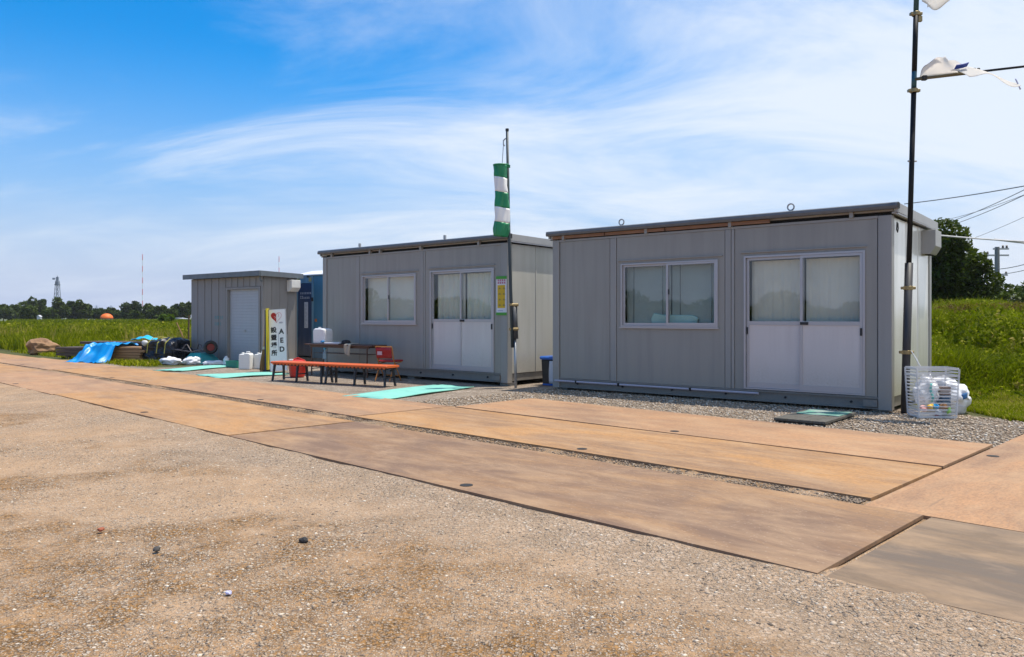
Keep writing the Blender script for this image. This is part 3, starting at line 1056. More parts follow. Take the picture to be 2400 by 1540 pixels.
# ------------------------------------------------------------------ storage shed
def shed():
    L, D, H = 3.34, 1.02, 2.27
    T = thing('storage_shed', 'grey ribbed storage shed with a closed roller shutter, at the far left', 'shed', (-8.95, 21.78, 0.0), math.atan2(-0.61, 0.79))
    m1 = wall_mat('shed_siding', (0.255, 0.245, 0.240, 1), (0.205, 0.20, 0.195, 1), 0.5)
    m2 = wall_mat('shed_shutter', (0.40, 0.425, 0.47, 1), (0.36, 0.37, 0.40, 1), 0.42)
    m3 = wall_mat('shed_fascia', (0.14, 0.165, 0.19, 1), (0.10, 0.11, 0.12, 1), 0.45)
    s0, s1 = 1.80, 3.19
    sz = 1.95
    xs = [0.0, 0.34, 0.69, 1.03, 1.37, 1.70]
    for a, b in zip(xs[:-1], xs[1:]):
        q = MB()
        q.box(a + 0.006, b - 0.012, 0.0, 0.04, 0.06, H)
        q.build('siding_panel', m1, T, bevel=0.006)
        MB().box(b - 0.026, b + 0.004, -0.012, 0.03, 0.06, H).build('siding_rib', m1, T)
    for a, b in ((1.71, 1.98), (1.98, 2.25), (2.25, 2.52), (2.52, 2.79), (2.79, 3.06), (3.06, 3.33)):
        MB().box(a + 0.005, b - 0.010, 0.0, 0.04, sz + 0.06, H).build('siding_panel', m1, T, bevel=0.004)
        MB().box(b - 0.020, b + 0.004, -0.010, 0.03, sz + 0.06, H).build('siding_rib', m1, T)
    MB().box(3.275, 3.34, 0.0, 0.04, 0.06, sz + 0.054).build('corner_trim', m1, T)
    mb = MB()
    mb.box(s0 - 0.075, s0, -0.02, 0.12, 0.04, sz + 0.055)
    mb.box(s1, s1 + 0.07, -0.02, 0.12, 0.04, sz + 0.055)
    mb.box(s0, s1, -0.02, 0.12, sz, sz + 0.055)
    mb.build('shutter_frame', m1, T)
    sh = MB()
    z = 0.10
    while z < sz - 0.01:
        z2 = min(z + 0.075, sz)
        sh.prism([(s0 + 0.003, 0.071, z), (s0 + 0.003, 0.066, z + 0.004), (s0 + 0.003, 0.066, z2 - 0.004), (s0 + 0.003, 0.071, z2), (s0 + 0.003, 0.085, z2), (s0 + 0.003, 0.085, z)], (s1 - s0 - 0.006, 0, 0))
        z += 0.075
    sht = sh.build('roller_shutter', m2, T)
    MB().box(s0 + 0.003, s1 - 0.003, 0.055, 0.10, 0.03, 0.10).build('bottom_bar', m2, sht)
    MB().box(2.44, 2.53, 0.052, 0.064, 0.84, 0.90).build('lock', M_galv, sht)
    # right side wall: siding with ribs
    w_ = (D - 0.04) / 4
    for k in range(4):
        y0 = 0.042 + k * w_
        MB().box(L - 0.04, L, y0 + 0.004, y0 + w_ - 0.01, 0.06, H).build('siding_panel', m1, T, bevel=0.004)
        MB().box(L - 0.03, L + 0.012, y0 + w_ - 0.018, y0 + w_ + 0.004, 0.06, H).build('siding_rib', m1, T)
    MB().box(0.0, 0.04, 0.042, D, 0.06, H).build('side_wall', m1, T)
    MB().box(0.041, L - 0.041, D - 0.04, D, 0.06, H).build('back_wall', m1, T)
    MB().box(0.0, L, 0.05, D, -0.02, 0.058).build('base', mat_conc, T)
    ro = MB()
    ro.prism([(-0.10, -0.16, H + 0.02), (-0.10, D + 0.1, H - 0.02), (-0.10, D + 0.1, H + 0.06), (-0.10, -0.16, H + 0.10)], (L + 0.22, 0, 0))
    ro.build('roof', m3, T)
    mb = MB()
    mb.box(-0.11, L + 0.14, -0.19, -0.162, H - 0.005, H + 0.125)
    mb.build('fascia', m3, T)
    f_ = MB()
    f_.prism([(L + 0.121, -0.161, H - 0.005), (L + 0.121, D + 0.12, H - 0.03), (L + 0.121, D + 0.12, H + 0.09), (L + 0.121, -0.161, H + 0.125)], (0.03, 0, 0))
    f_.build('fascia', m3, T)
    mb = MB()
    mb.tube([(L + 0.05, -0.10, H + 0.0), (L + 0.05, -0.10, H - 0.10), (L + 0.05, -0.05, H - 0.14)], 0.025, 8)
    mb.build('downpipe', m3, T)
    # ventilation fan hood
    v = MB()
    v.prism([(L + 0.012, 0.72, 2.19), (L + 0.22, 0.72, 2.19), (L + 0.22, 0.72, 1.99), (L + 0.12, 0.72, 1.89), (L + 0.012, 0.72, 1.89)], (0, 0.28, 0))
    v.build('fan_hood', mat('white_hood', (0.74, 0.73, 0.70), 0.4), T, bevel=0.006)
    # pipe against the side
    mb = MB()
    mb.tube([(L + 0.10, 0.62, 0.0), (L + 0.10, 0.62, 0.78)], 0.05, 10)
    mb.build('drain_pipe', M_galv, T)
    # faded teal stencilled notice on the siding: two short lines of strokes
    mt = mat('teal_lettering', (0.05, 0.27, 0.31), 0.6)
    st = MB()
    r_ = random.Random(5)
    for row, (z, x0, x1) in enumerate(((1.18, 1.18, 1.56), (1.01, 1.18, 1.48))):
        x = x0
        while x < x1:
            w = 0.055
            for j in range(3):
                st.box(x, x + w * r_.uniform(.5, 1), -0.0165 if abs(x + .03 - 1.37) < .06 else -0.003, -0.0125 if abs(x + .03 - 1.37) < .06 else 0.0, z + j * 0.03, z + j * 0.03 + 0.010)
            st.box(x + w * 0.4, x + w * 0.55, -0.0166 if abs(x + .03 - 1.37) < .06 else -0.0035, -0.0126 if abs(x + .03 - 1.37) < .06 else -0.0005, z - 0.004, z + 0.08)
            x += 0.085
    st.build('wall_lettering', mt, T)


shed()


# ------------------------------------------------------------------ blue container hut behind
def container():
    a = math.atan2(-0.62, 0.785)
    T = thing('blue_container', 'blue container hut with a navy door, between the shed and the middle office', 'container', (-6.02, 21.75, 0.0), a)
    mbue = wall_mat('container_blue', (0.15, 0.29, 0.40, 1), (0.10, 0.18, 0.24, 1), 0.45)
    mlb = wall_mat('container_bright_blue', (0.045, 0.19, 0.31, 1), (0.04, 0.14, 0.24, 1), 0.45)
    mnavy = wall_mat('container_navy_door', (0.012, 0.042, 0.125, 1), (0.012, 0.03, 0.07, 1), 0.42)
    mwh = mat('white_roof', (0.74, 0.75, 0.77), 0.45)
    W, D, H = 2.2, 4.0, 2.36
    MB().box(0, 0.055, 0, 0.09, 0.05, H).build('corner_post', mnavy, T)
    MB().box(0.062, 0.095, -0.012, 0.05, 0.12, H - 0.20).build('door_frame', mbue, T)
    dr = MB().box(0.10, 0.72, 0.0, 0.05, 0.16, H - 0.21).build('door', mnavy, T, bevel=0.004)
    MB().box(0.062, 0.78, -0.004, 0.06, H - 0.20, H).build('header', mbue, T)
    MB().box(0.725, 0.80, -0.02, 0.06, 0.12, H - 0.202).build('door_frame', mbue, T)
    MB().box(0.80, W, 0.002, 0.06, 0.12, H - 0.002).build('front_wall', mlb, T)
    MB().box(0.0, W, 0.01, 0.08, 0.0, 0.118).build('base_rail', M_base, T)
    MB().box(0.0, 0.05, 0.092, D, 0.05, H).build('side_wall', mbue, T)
    MB().box(W - 0.05, W - 0.002, 0.062, D, 0.05, H).build('side_wall', mbue, T)
    MB().box(0.052, W - 0.052, D - 0.05, D, 0.05, H).build('back_wall', mbue, T)
    rf = MB()
    rf.prism([(-0.05, -0.05, H + 0.005), (-0.05, D, H + 0.005), (-0.05, D, H + 0.20), (-0.05, 0.6, H + 0.18), (-0.05, -0.05, H + 0.03)], (W + 0.1, 0, 0))
    rf.build('roof', mwh, T)
    my = mat('yellow_bracket', (0.42, 0.36, 0.14), 0.6)
    for x in (0.075, 0.60):
        MB().box(x, x + 0.10, -0.022, -0.006, H - 0.16, H - 0.05).build('bracket', my, T)
    for x in (0.16, 0.52):
        MB().box(x, x + 0.09, -0.03, -0.005, H - 0.045, H + 0.004).build('hinge', M_black, T)
    # door markings
    wl_ = mat('white_marking', (0.62, 0.66, 0.74), 0.6)
    rd = mat('red_marking', (0.55, 0.03, 0.06), 0.5)
    MB().box(0.385, 0.545, -0.006, -0.001, 0.93, 1.64).build('door_notice', wl_, dr)
    lines = MB()
    r_ = random.Random(2)
    for i in range(17):
        z = 0.97 + i * 0.038
        lines.box(0.405, 0.405 + 0.12 * r_.uniform(0.5, 1), -0.0085, -0.0065, z, z + 0.012)
    lines.build('notice_print', mat('grey_print', (0.30, 0.34, 0.42), 0.7), dr)
    MB().lathe([(0.05, 0), (0.05, 0.004)], seg=12).build('door_emblem', rd, dr, loc=(0.17, -0.001, 2.06), rot=(R(90), 0, 0))
    tx = MB()
    for (z, hgt, x0, n_) in ((1.86, 0.045, 0.20, 7), (1.735, 0.075, 0.20, 6)):
        for i in range(n_):
            x = x0 + i * 0.072
            hh = hgt * (1.0 if i < 2 or hgt < 0.05 else 0.62)
            tx.box(x, x + 0.05, -0.004, -0.001, z, z + 0.010)
            tx.box(x, x + 0.05, -0.004, -0.001, z + hh - 0.010, z + hh)
            tx.box(x + 0.018, x + 0.030, -0.0045, -0.0015, z, z + hh)
    tx.build('door_lettering', wl_, dr)
    MB().box(0.74, 0.80, -0.05, -0.021, 1.66, 1.76).build('lock', M_black, T)
    MB().box(0.85, 0.93, -0.012, 0.0015, 1.10, 1.18).build('reflector', mat('orange_reflector', (0.55, 0.16, 0.03), 0.4), T)


container()


# ------------------------------------------------------------------ poles
def pole_with_streamer():
    T = thing('flag_pole', 'thin dark pole lashed to the middle office corner, topped above the roof', 'pole', (0.066, 13.56, 0))
    mb = MB()
    mb.tube([(0, 0, -0.05), (-0.012, 0, 0.85)], 0.024, 10)
    mb.build('pole_foot', M_galv, T, smooth=True)
    mb = MB()
    mb.tube([(-0.012, 0, 0.851), (-0.03, 0, 1.46)], 0.055, 12)
    mb.build('sleeve', mat('pole_sleeve', (0.10, 0.105, 0.11), 0.5, metal=0.3), T, smooth=True)
    mb = MB()
    mb.tube([(-0.055, -0.06, 0.70), (-0.085, -0.04, 1.6), (-0.12, 0, 2.8), (-0.15, 0, 4.46)], [0.03, 0.03, 0.026, 0.024], 10)
    mb.build('pole', mat('dark_pole', (0.035, 0.05, 0.06), 0.45, metal=0.2), T, smooth=True)
    for z in (1.44, 1.02):
        MB().box(-0.12, 0.05, -0.075, 0.07, z - 0.025, z + 0.025).build('clamp', mat('brass_clamp', (0.32, 0.24, 0.11), 0.4, metal=0.5), T, bevel=0.012)
    MB().tube([(-0.15, 0, 4.46), (-0.15, 0, 4.50)], 0.03, 8).build('cap', M_black, T)
    mb = MB()
    mb.tube([(-0.175, -0.01, 4.33), (-0.215, -0.01, 4.29), (-0.215, -0.01, 4.22), (-0.19, -0.01, 4.20)], 0.012, 6)
    mb.build('pulley', M_galv, T)
    mb = MB()
    mb.tube([(-0.215, -0.01, 4.22), (-0.235, -0.03, 3.9)], 0.006, 5)
    mb.build('cord', M_galv, T)
    # five-banded streamer tube
    S = thing('windsock', 'green and white banded windsock hanging limp from the thin pole', 'windsock', (-0.19, 13.48, 2.62))
    mg = mat('green_nylon', (0.012, 0.23, 0.095), 0.42, col2=(0.008, 0.16, 0.065), scale=9)
    mw = mat('white_nylon', (0.80, 0.80, 0.80), 0.5, amount=0.12)
    zs = [0.0, 0.245, 0.50, 0.765, 1.02, 1.24]
    def r_at(z, t):
        base = 0.118 + 0.012 * math.sin(z * 4 + 1) - 0.02 * max(0, (0.12 - z)) / 0.12
        return base * (1 + 0.13 * math.sin(3 * t + z * 5) + 0.07 * math.sin(7 * t - z * 9) + 0.05 * math.sin(2 * t + z * 13))
    for i in range(5):
        mb = MB()
        def fn(u, v, i=i):
            t = 2 * math.pi * u
            slant = 0.022 * math.cos(t + 0.3)
            z = zs[i] + (zs[i + 1] - zs[i]) * v
            r = r_at(z, t)
            return (r * math.cos(t) + 0.02 * math.sin(z * 3) - 0.01 * (1 - z), r * 0.75 * math.sin(t), z - slant * (1 if 0 < z < 1.2 else 0.4))
        mb.grid(fn, 40, 8)
        mb.build('band', mg if i % 2 == 0 else mw, S, smooth=True, solid=0.003)
    mb = MB()
    mb.tube([(0.13 * math.cos(t), 0.10 * math.sin(t), 1.235) for t in np.linspace(0, 2 * math.pi, 25)], 0.012, 6, cap=False)
    mb.box(0.06, 0.16, -0.01, 0.03, 1.19, 1.235)
    mb.build('hoop', mg, S)


pole_with_streamer()


def tall_pole():
    bx_, by_ = 5.015, 9.97
    T = thing('banner_pole', 'tall black pole with brass clamps beside the right office corner', 'pole', (bx_, by_, 0))
    md = mat('black_pole', (0.010, 0.011, 0.013), 0.6, spec=0.25)
    mt = mat('teal_pole', (0.03, 0.10, 0.13), 0.42, metal=0.3)
    cl = mat('brass_clamp_big', (0.30, 0.23, 0.11), 0.4, metal=0.5)
    P = lambda z: (0.028 * z, 0.0, z)
    MB().tube([P(-0.1), P(1.92)], 0.05, 14).build('sleeve', mat('pole_sleeve_big', (0.032, 0.032, 0.035), 0.5, metal=0.0), T, smooth=True)
    MB().tube([P(1.92), P(4.16)], 0.031, 12).build('pole', md, T, smooth=True)
    MB().tube([P(4.161), P(4.36)], 0.031, 12).build('pole_section', mt, T, smooth=True)
    MB().tube([P(4.361), P(5.12)], 0.031, 12).build('pole', md, T, smooth=True)
    MB().tube([P(5.121), P(6.2)], 0.031, 12).build('pole_section', mt, T, smooth=True)
    for z, r in ((0.78, 0.058), (1.60, 0.058), (4.12, 0.05), (5.10, 0.05)):
        x = P(z)[0]
        c = MB()
        c.tube([(x, 0, z - 0.025), (x, 0, z + 0.025)], r, 12)
        c.box(x - r * 1.5, x + r * 1.5, -0.025, 0.025, z - 0.018, z + 0.018)
        if z > 4.5:
            c.box(x + 0.02, x + 0.075, -0.02, 0.02, z - 0.10, z - 0.03)
        c.build('clamp', cl, T, bevel=0.004)
    x = P(3.22)[0]
    MB().tube([(x - 0.05, 0, 3.22), (x + 0.06, 0, 3.22)], 0.012, 6).build('pin', M_galv, T)
    # arm carrying the cloths, rising a little toward the right and the viewer
    A = Vector((P(4.26)[0], -0.02, 4.26))
    Bv = Vector((1.75, -0.72, 4.28))
    MB().tube([A, A + (Bv - A) * 0.33], 0.02, 10).build('arm', mat('arm_bronze', (0.16, 0.13, 0.07), 0.45, metal=0.4), T, smooth=True)
    MB().tube([A + (Bv - A) * 0.331, Bv], 0.014, 10).build('arm', md, T, smooth=True)
    for f in (0.06, 0.82, 0.90):
        q = A + (Bv - A) * f
        MB().box(q.x - 0.03, q.x + 0.03, q.y - 0.028, q.y + 0.028, q.z - 0.028, q.z + 0.03).build('arm_clip', M_black, T, bevel=0.006)
    return T, A, Bv


TP, ARM_A, ARM_B = tall_pole()
BASE = Vector((5.015, 9.97, 0))
M_cloth = mat('white_cloth', (0.84, 0.82, 0.79), 0.8, col2=(0.74, 0.69, 0.62), scale=4, amount=0.5)


def see_through(m, amount=0.45, col=(0.85, 0.82, 0.78, 1)):
    n, l = m.node_tree.nodes, m.node_tree.links
    out = [q for q in n if q.type == 'OUTPUT_MATERIAL'][0]
    b = n['Principled BSDF']
    tr = N(n, 'ShaderNodeBsdfTranslucent')
    tr.inputs[0].default_value = col
    mx = N(n, 'ShaderNodeMixShader')
    mx.inputs[0].default_value = amount
    l.new(b.outputs[0], mx.inputs[1])
    l.new(tr.outputs[0], mx.inputs[2])
    l.new(mx.outputs[0], out.inputs[0])


see_through(M_cloth, 0.6, (0.95, 0.93, 0.90, 1))


def cloths():
    grp = 'white cloths tied to the tall pole'
    d = (ARM_B - ARM_A)
    # cloth blown up over the arm, tent-like
    mb = MB()
    def f1(u, v):
        q = BASE + ARM_A + d * (0.03 + 0.24 * u)
        w = 0.19 * math.sin(math.pi * (0.18 + 0.74 * u)) ** 0.8
        lift = v * w
        return (q.x + 0.03 * v * math.sin(u * 5), q.y - 0.12 * v + 0.05 * math.sin(u * 7 + v * 3) * v, q.z + 0.022 + lift + 0.012 * math.sin(u * 19 + v * 4) * v)
    mb.grid(f1, 24, 10)
    tag(mb.build('white_cloth', M_cloth, smooth=True, solid=0.002), 'white cloth billowing above the pole arm, nearest the pole', 'cloth', grp)
    # long cloth drooping under the arm with a ribbon
    T = thing('white_banner', 'long white cloth drooping off the pole arm with a ribbon end', 'cloth', BASE + ARM_A + d * 0.45, 0, grp)
    mb = MB()
    def f2(u, v):
        w = 1.0 - 0.75 * max(0.0, u - 0.72) / 0.28
        vv = 0.5 + (v - 0.5) * w
        x = -0.37 + 0.56 * u + 0.03 * vv
        z = 0.035 + 0.03 * math.sin(u * 5.5) - 0.05 * u - 0.17 * max(0, u - 0.3) ** 1.4 - vv * (0.05 + 0.09 * u) + 0.012 * math.sin(u * 11 + vv * 4) * (0.4 + vv)
        return (x, 0.14 - 0.24 * u - 0.34 * vv, z + 0.02 - 0.13 * vv)
    mb.grid(f2, 40, 14)
    mb.build('cloth', M_cloth, T, smooth=True, solid=0.004)
    mb = MB()
    mb.grid(lambda u, v: (0.165 + 0.06 * u + 0.014 * v, -0.27, -0.185 - 0.13 * u + 0.01 * v), 6, 1)
    mb.build('ribbon', mat('lilac_ribbon', (0.42, 0.44, 0.62), 0.7), T, smooth=True, solid=0.003)
    mb = MB()
    mb.grid(lambda u, v: (-0.40 + 0.15 * u, 0.02 - 0.05 * v, 0.030 + 0.035 * v + 0.012 * u + 0.02 * u * u), 4, 2)
    mb.build('blue_tab', mat('blue_tab', (0.015, 0.05, 0.33), 0.6), T, solid=0.01)
    k = MB()
    for (x, z) in ((-0.34, -0.01), (-0.25, 0.0), (-0.16, 0.015), (-0.11, 0.015)):
        k.box(x, x + 0.035, 0.02, 0.05, z, z + 0.03)
    k.build('fastening', M_black, T, bevel=0.006)
    # cloth at the top of the frame
    mb = MB()
    def f3(u, v):
        a = u * 2.2
        return (BASE.x + 0.26 + 0.32 * u + 0.02 * math.sin(v * 7), BASE.y - 0.05 + 0.10 * math.sin(a * 2 + v * 2), 5.16 + 0.06 * u + 0.22 * v + 0.03 * math.sin(u * 9 + v * 6))
    mb.grid(f3, 22, 12)
    o = mb.build('white_cloth', M_cloth, smooth=True, solid=0.004)
    tag(o, 'rolled white cloth fluttering near the top of the tall pole', 'cloth', grp)


cloths()


# ------------------------------------------------------------------ benches, table, chair and what lies on them
def bench(label, loc, rz, length):
    T = thing('bench', label, 'bench', loc, rz, 'low orange benches set end to end')
    mo = mat('orange_vinyl', (0.66, 0.125, 0.025), 0.42, col2=(0.55, 0.10, 0.03), scale=5)
    mk = mat('bench_leg_steel', (0.030, 0.036, 0.045), 0.45, metal=0.2)
    D, H = 0.36, 0.375
    t = MB()
    # rounded slab
    prof = [(0.0, H - 0.030), (0.012, H - 0.042), (D - 0.012, H - 0.042), (D, H - 0.030), (D, H - 0.008), (D - 0.014, H), (0.014, H), (0.0, H - 0.008)]
    t.prism([(0, y, z) for y, z in prof], (length, 0, 0))
    t.build('seat', mo, T, bevel=0.004)
    u = MB()
    x = 0.04
    while x < length - 0.06:
        u.prism([(x, 0.012, H - 0.043), (x + 0.05, 0.012, H - 0.043), (x + 0.042, 0.012, H - 0.062), (x + 0.008, 0.012, H - 0.062)], (0, 0.012, 0))
        x += 0.09
    u.build('apron_tabs', mo, T)
    MB().box(0.03, length - 0.03, 0.06, 0.085, H - 0.075, H - 0.044).build('rail', mk, T)
    MB().box(0.03, length - 0.03, D - 0.085, D - 0.06, H - 0.075, H - 0.044).build('rail', mk, T)
    for i, f in enumerate((0.05, 0.50, 0.95)):
        x = f * length
        for y, s in ((0.07, -1), (D - 0.07, 1)):
            lean = (-0.03 if f < 0.3 else (0.03 if f > 0.7 else 0.0))
            l_ = MB()
            a = Vector((x - 0.02, y, H - 0.05))
            b = Vector((x - 0.02 + lean, y + s * 0.035, 0.0))
            vv = []
            for p, w in ((a, 0.019), (b, 0.016)):
                vv += [(p.x - w, p.y - w, p.z), (p.x + w, p.y - w, p.z), (p.x + w, p.y + w, p.z), (p.x - w, p.y + w, p.z)]
            l_.add(vv, [(0, 1, 2, 3), (7, 6, 5, 4), (0, 4, 5, 1), (1, 5, 6, 2), (2, 6, 7, 3), (3, 7, 4, 0)])
            l_.build('leg', mk, T)
        MB().box(x - 0.032, x - 0.008, 0.075, D - 0.075, 0.14, 0.160).build('stretcher', mk, T)
    return T


BR = math.atan2(-1.62, 2.73)
bd = Vector((math.cos(BR), math.sin(BR), 0))
b0 = Vector((-4.66, 15.06, 0))
bench('low orange bench on black legs standing beside the white heart sign', b0, BR, 1.36)
bench('low orange bench on black legs nearest the middle office door', b0 + bd * 1.375, BR + R(0.6), 1.49)


def table():
    p0 = Vector((-4.42, 16.62, 0))
    p1 = Vector((-2.79, 15.50, 0))
    L = (p1 - p0).length
    a = math.atan2((p1 - p0).y, (p1 - p0).x)
    H = 0.665
    T = thing('folding_table', 'long brown folding table standing against the middle office wall', 'table', p0, a)
    mw = mat('dark_wood_top', (0.10, 0.042, 0.022), 0.45, col2=(0.06, 0.03, 0.02), scale=10, stretch=(0.3, 3, 1))
    ml = mat('brown_steel_leg', (0.085, 0.045, 0.028), 0.45)
    D = 0.45
    MB().box(0, L, 0, D, H - 0.03, H).build('tabletop', mw, T, bevel=0.006)
    MB().box(0.12, L - 0.12, 0.05, 0.07, H - 0.075, H - 0.031).build('apron', ml, T)
    MB().box(0.12, L - 0.12, D - 0.07, D - 0.05, H - 0.075, H - 0.031).build('apron', ml, T)
    for x in (0.16, L - 0.18):
        for y in (0.06, D - 0.06):
            MB().tube([(x, y, H - 0.03), (x, y, 0)], 0.015, 8).build('leg', ml, T)
        MB().tube([(x, 0.06, 0.14), (x, D - 0.06, 0.14)], 0.010, 6).build('stretcher', ml, T)
        MB().tube([(x, 0.2, H - 0.05), (x + (0.25 if x < 1 else -0.25), 0.2, H - 0.06)], 0.008, 6).build('brace', ml, T)
    MB().box(0.18, L - 0.2, 0.10, D - 0.08, H - 0.20, H - 0.19).build('shelf', ml, T)
    W = lambda x, y, z: T.matrix_basis @ Vector((x, y, z))
    # (matrix_basis is the object's own transform)
    mwh = mat('white_polythene', (0.74, 0.745, 0.75), 0.42, amount=0.12, transl=0.15)
    # water tank
    k = thing('water_tank', 'white plastic water tank with a blue tap on the table', 'tank', W(0.33, 0.22, H), a + R(8))
    bm_ = MB()
    bm_.prism([(-0.16, -0.14, 0.0), (0.16, -0.14, 0.0), (0.165, -0.14, 0.24), (0.15, -0.14, 0.305), (0.06, -0.14, 0.325), (-0.12, -0.14, 0.325), (-0.165, -0.14, 0.28)], (0, 0.28, 0))
    bm_.build('tank_body', mwh, k, bevel=0.022)
    MB().tube([(0.14, -0.14, 0.05), (0.14, -0.215, 0.05)], 0.022, 10).build('tap', mat('blue_plastic', (0.04, 0.25, 0.55), 0.4), k)
    MB().lathe([(0.035, 0.325), (0.035, 0.35), (0.0, 0.352)], (-0.08, 0, 0), 12).build('cap', mwh, k)
    # papers / tray
    o = MB().box(0, 0.42, 0, 0.25, 0, 0.035).build('paper_stack', mat('paper_white', (0.68, 0.68, 0.70), 0.8), None, bevel=0.006, loc=W(0.56, 0.04, H + 0.001), rot=(0, 0, a + R(4)))
    tag(o, 'low stack of white papers on the brown table', 'papers')
    # black cap (round)
    o = MB()
    o.lathe([(0.10, 0.0), (0.10, 0.03), (0.09, 0.065), (0.06, 0.085), (0.0, 0.095)], seg=18)
    o.prism([(-0.06, -0.08, 0.0), (0.06, -0.08, 0.0), (0.05, -0.17, 0.0), (-0.05, -0.17, 0.0)], (0, 0, 0.012))
    o = o.build('work_cap', mat('black_fabric', (0.014, 0.015, 0.02), 0.8), None, smooth=False, loc=W(1.09, 0.16, H + 0.001), rot=(0, 0, a))
    tag(o, 'round black cap lying on the brown table', 'cap')
    # towel draped over the front edge
    t = MB()
    def tf(u, v):
        x = 0.19 * u + 0.010 * math.sin(v * 6)
        if v < 0.45:
            return (x, 0.22 - 0.24 * v / 0.45 - 0.004, 0.006 + 0.010 * math.sin(u * 7) ** 2)
        q = (v - 0.45) / 0.55
        return (x * (1 - 0.35 * q) + 0.03 * q, -0.028 - 0.008 * math.sin(u * 9 + q * 3), -0.004 - 0.19 * q - 0.04 * q * u)
    t.grid(tf, 12, 22)
    o = t.build('towel', mat('beige_towel', (0.42, 0.36, 0.28), 0.9, bump=0.3), None, smooth=True, solid=0.006, loc=W(1.20, 0.03, H + 0.004), rot=(0, 0, a))
    tag(o, 'beige towel draped over the edge of the brown table', 'towel')
    # bottle with blue top hanging under the table's left end
    b_ = thing('water_bottle', 'clear blue capped bottle hanging under the brown table', 'bottle', W(0.52, 0.10, 0.34), a)
    m_, n_, l_, p_ = newmat('clear_bottle')
    p_.inputs['Base Color'].default_value = (0.35, 0.55, 0.65, 1)
    p_.inputs['Roughness'].default_value = 0.15
    p_.inputs['Alpha'].default_value = 0.45
    MB().lathe([(0.03, 0), (0.042, 0.02), (0.042, 0.14), (0.02, 0.19), (0.015, 0.205)], seg=14).build('bottle_body', m_, b_, smooth=True)
    MB().lathe([(0.03, 0.205), (0.03, 0.25), (0.0, 0.252)], seg=12).build('bottle_cap', mat('cyan_cap', (0.05, 0.38, 0.60), 0.4), b_)
    MB().tube([(0, 0, 0.25), (0, 0.0, 0.288)], 0.005, 5).build('hook', M_black, b_)


table()


def chair():
    T = thing('folding_chair', 'red backed folding chair with ochre tube frame at the table end', 'chair', (-2.62, 15.06, 0), R(-28))
    mr = mat('red_vinyl', (0.36, 0.012, 0.014), 0.45, col2=(0.26, 0.01, 0.012), scale=6)
    mo = mat('ochre_frame', (0.40, 0.16, 0.03), 0.45)
    W = 0.38
    for s in (0, 1):
        x = s * W
        MB().tube([(x, -0.02, 0.66), (x, 0.0, 0.60), (x, 0.05, 0.40), (x, 0.28, 0.0)], 0.011, 8).build('rear_tube' if False else 'leg', mo, T)
        MB().tube([(x + (0.02 if s == 0 else -0.02), 0.33, 0.36), (x + (0.02 if s == 0 else -0.02), 0.10, 0.33), (x + (0.02 if s == 0 else -0.02), -0.06, 0.0)], 0.011, 8).build('leg', mo, T)
    MB().tube([(0, -0.02, 0.66), (W, -0.02, 0.66)], 0.011, 8).build('top_tube', mo, T)
    MB().tube([(0, 0.22, 0.10), (W, 0.22, 0.10)], 0.009, 8).build('stretcher', mo, T)
    bk = MB()
    bk.grid(lambda u, v: (0.01 + u * (W - 0.02), -0.015 + 0.02 * math.sin(math.pi * u) + 0.03 * (1 - v), 0.44 + 0.20 * v), 10, 4)
    b_ = bk.build('backrest', mr, T, smooth=True, solid=0.022)
    lb = MB()
    lb.box(0.05, 0.16, -0.030, -0.024, 0.50, 0.57)
    lb.build('white_label', mat('label_pale', (0.62, 0.42, 0.44), 0.7), b_)
    MB().box(0.012, W - 0.012, 0.05, 0.38, 0.365, 0.40).build('seat', mr, T, bevel=0.012)


chair()


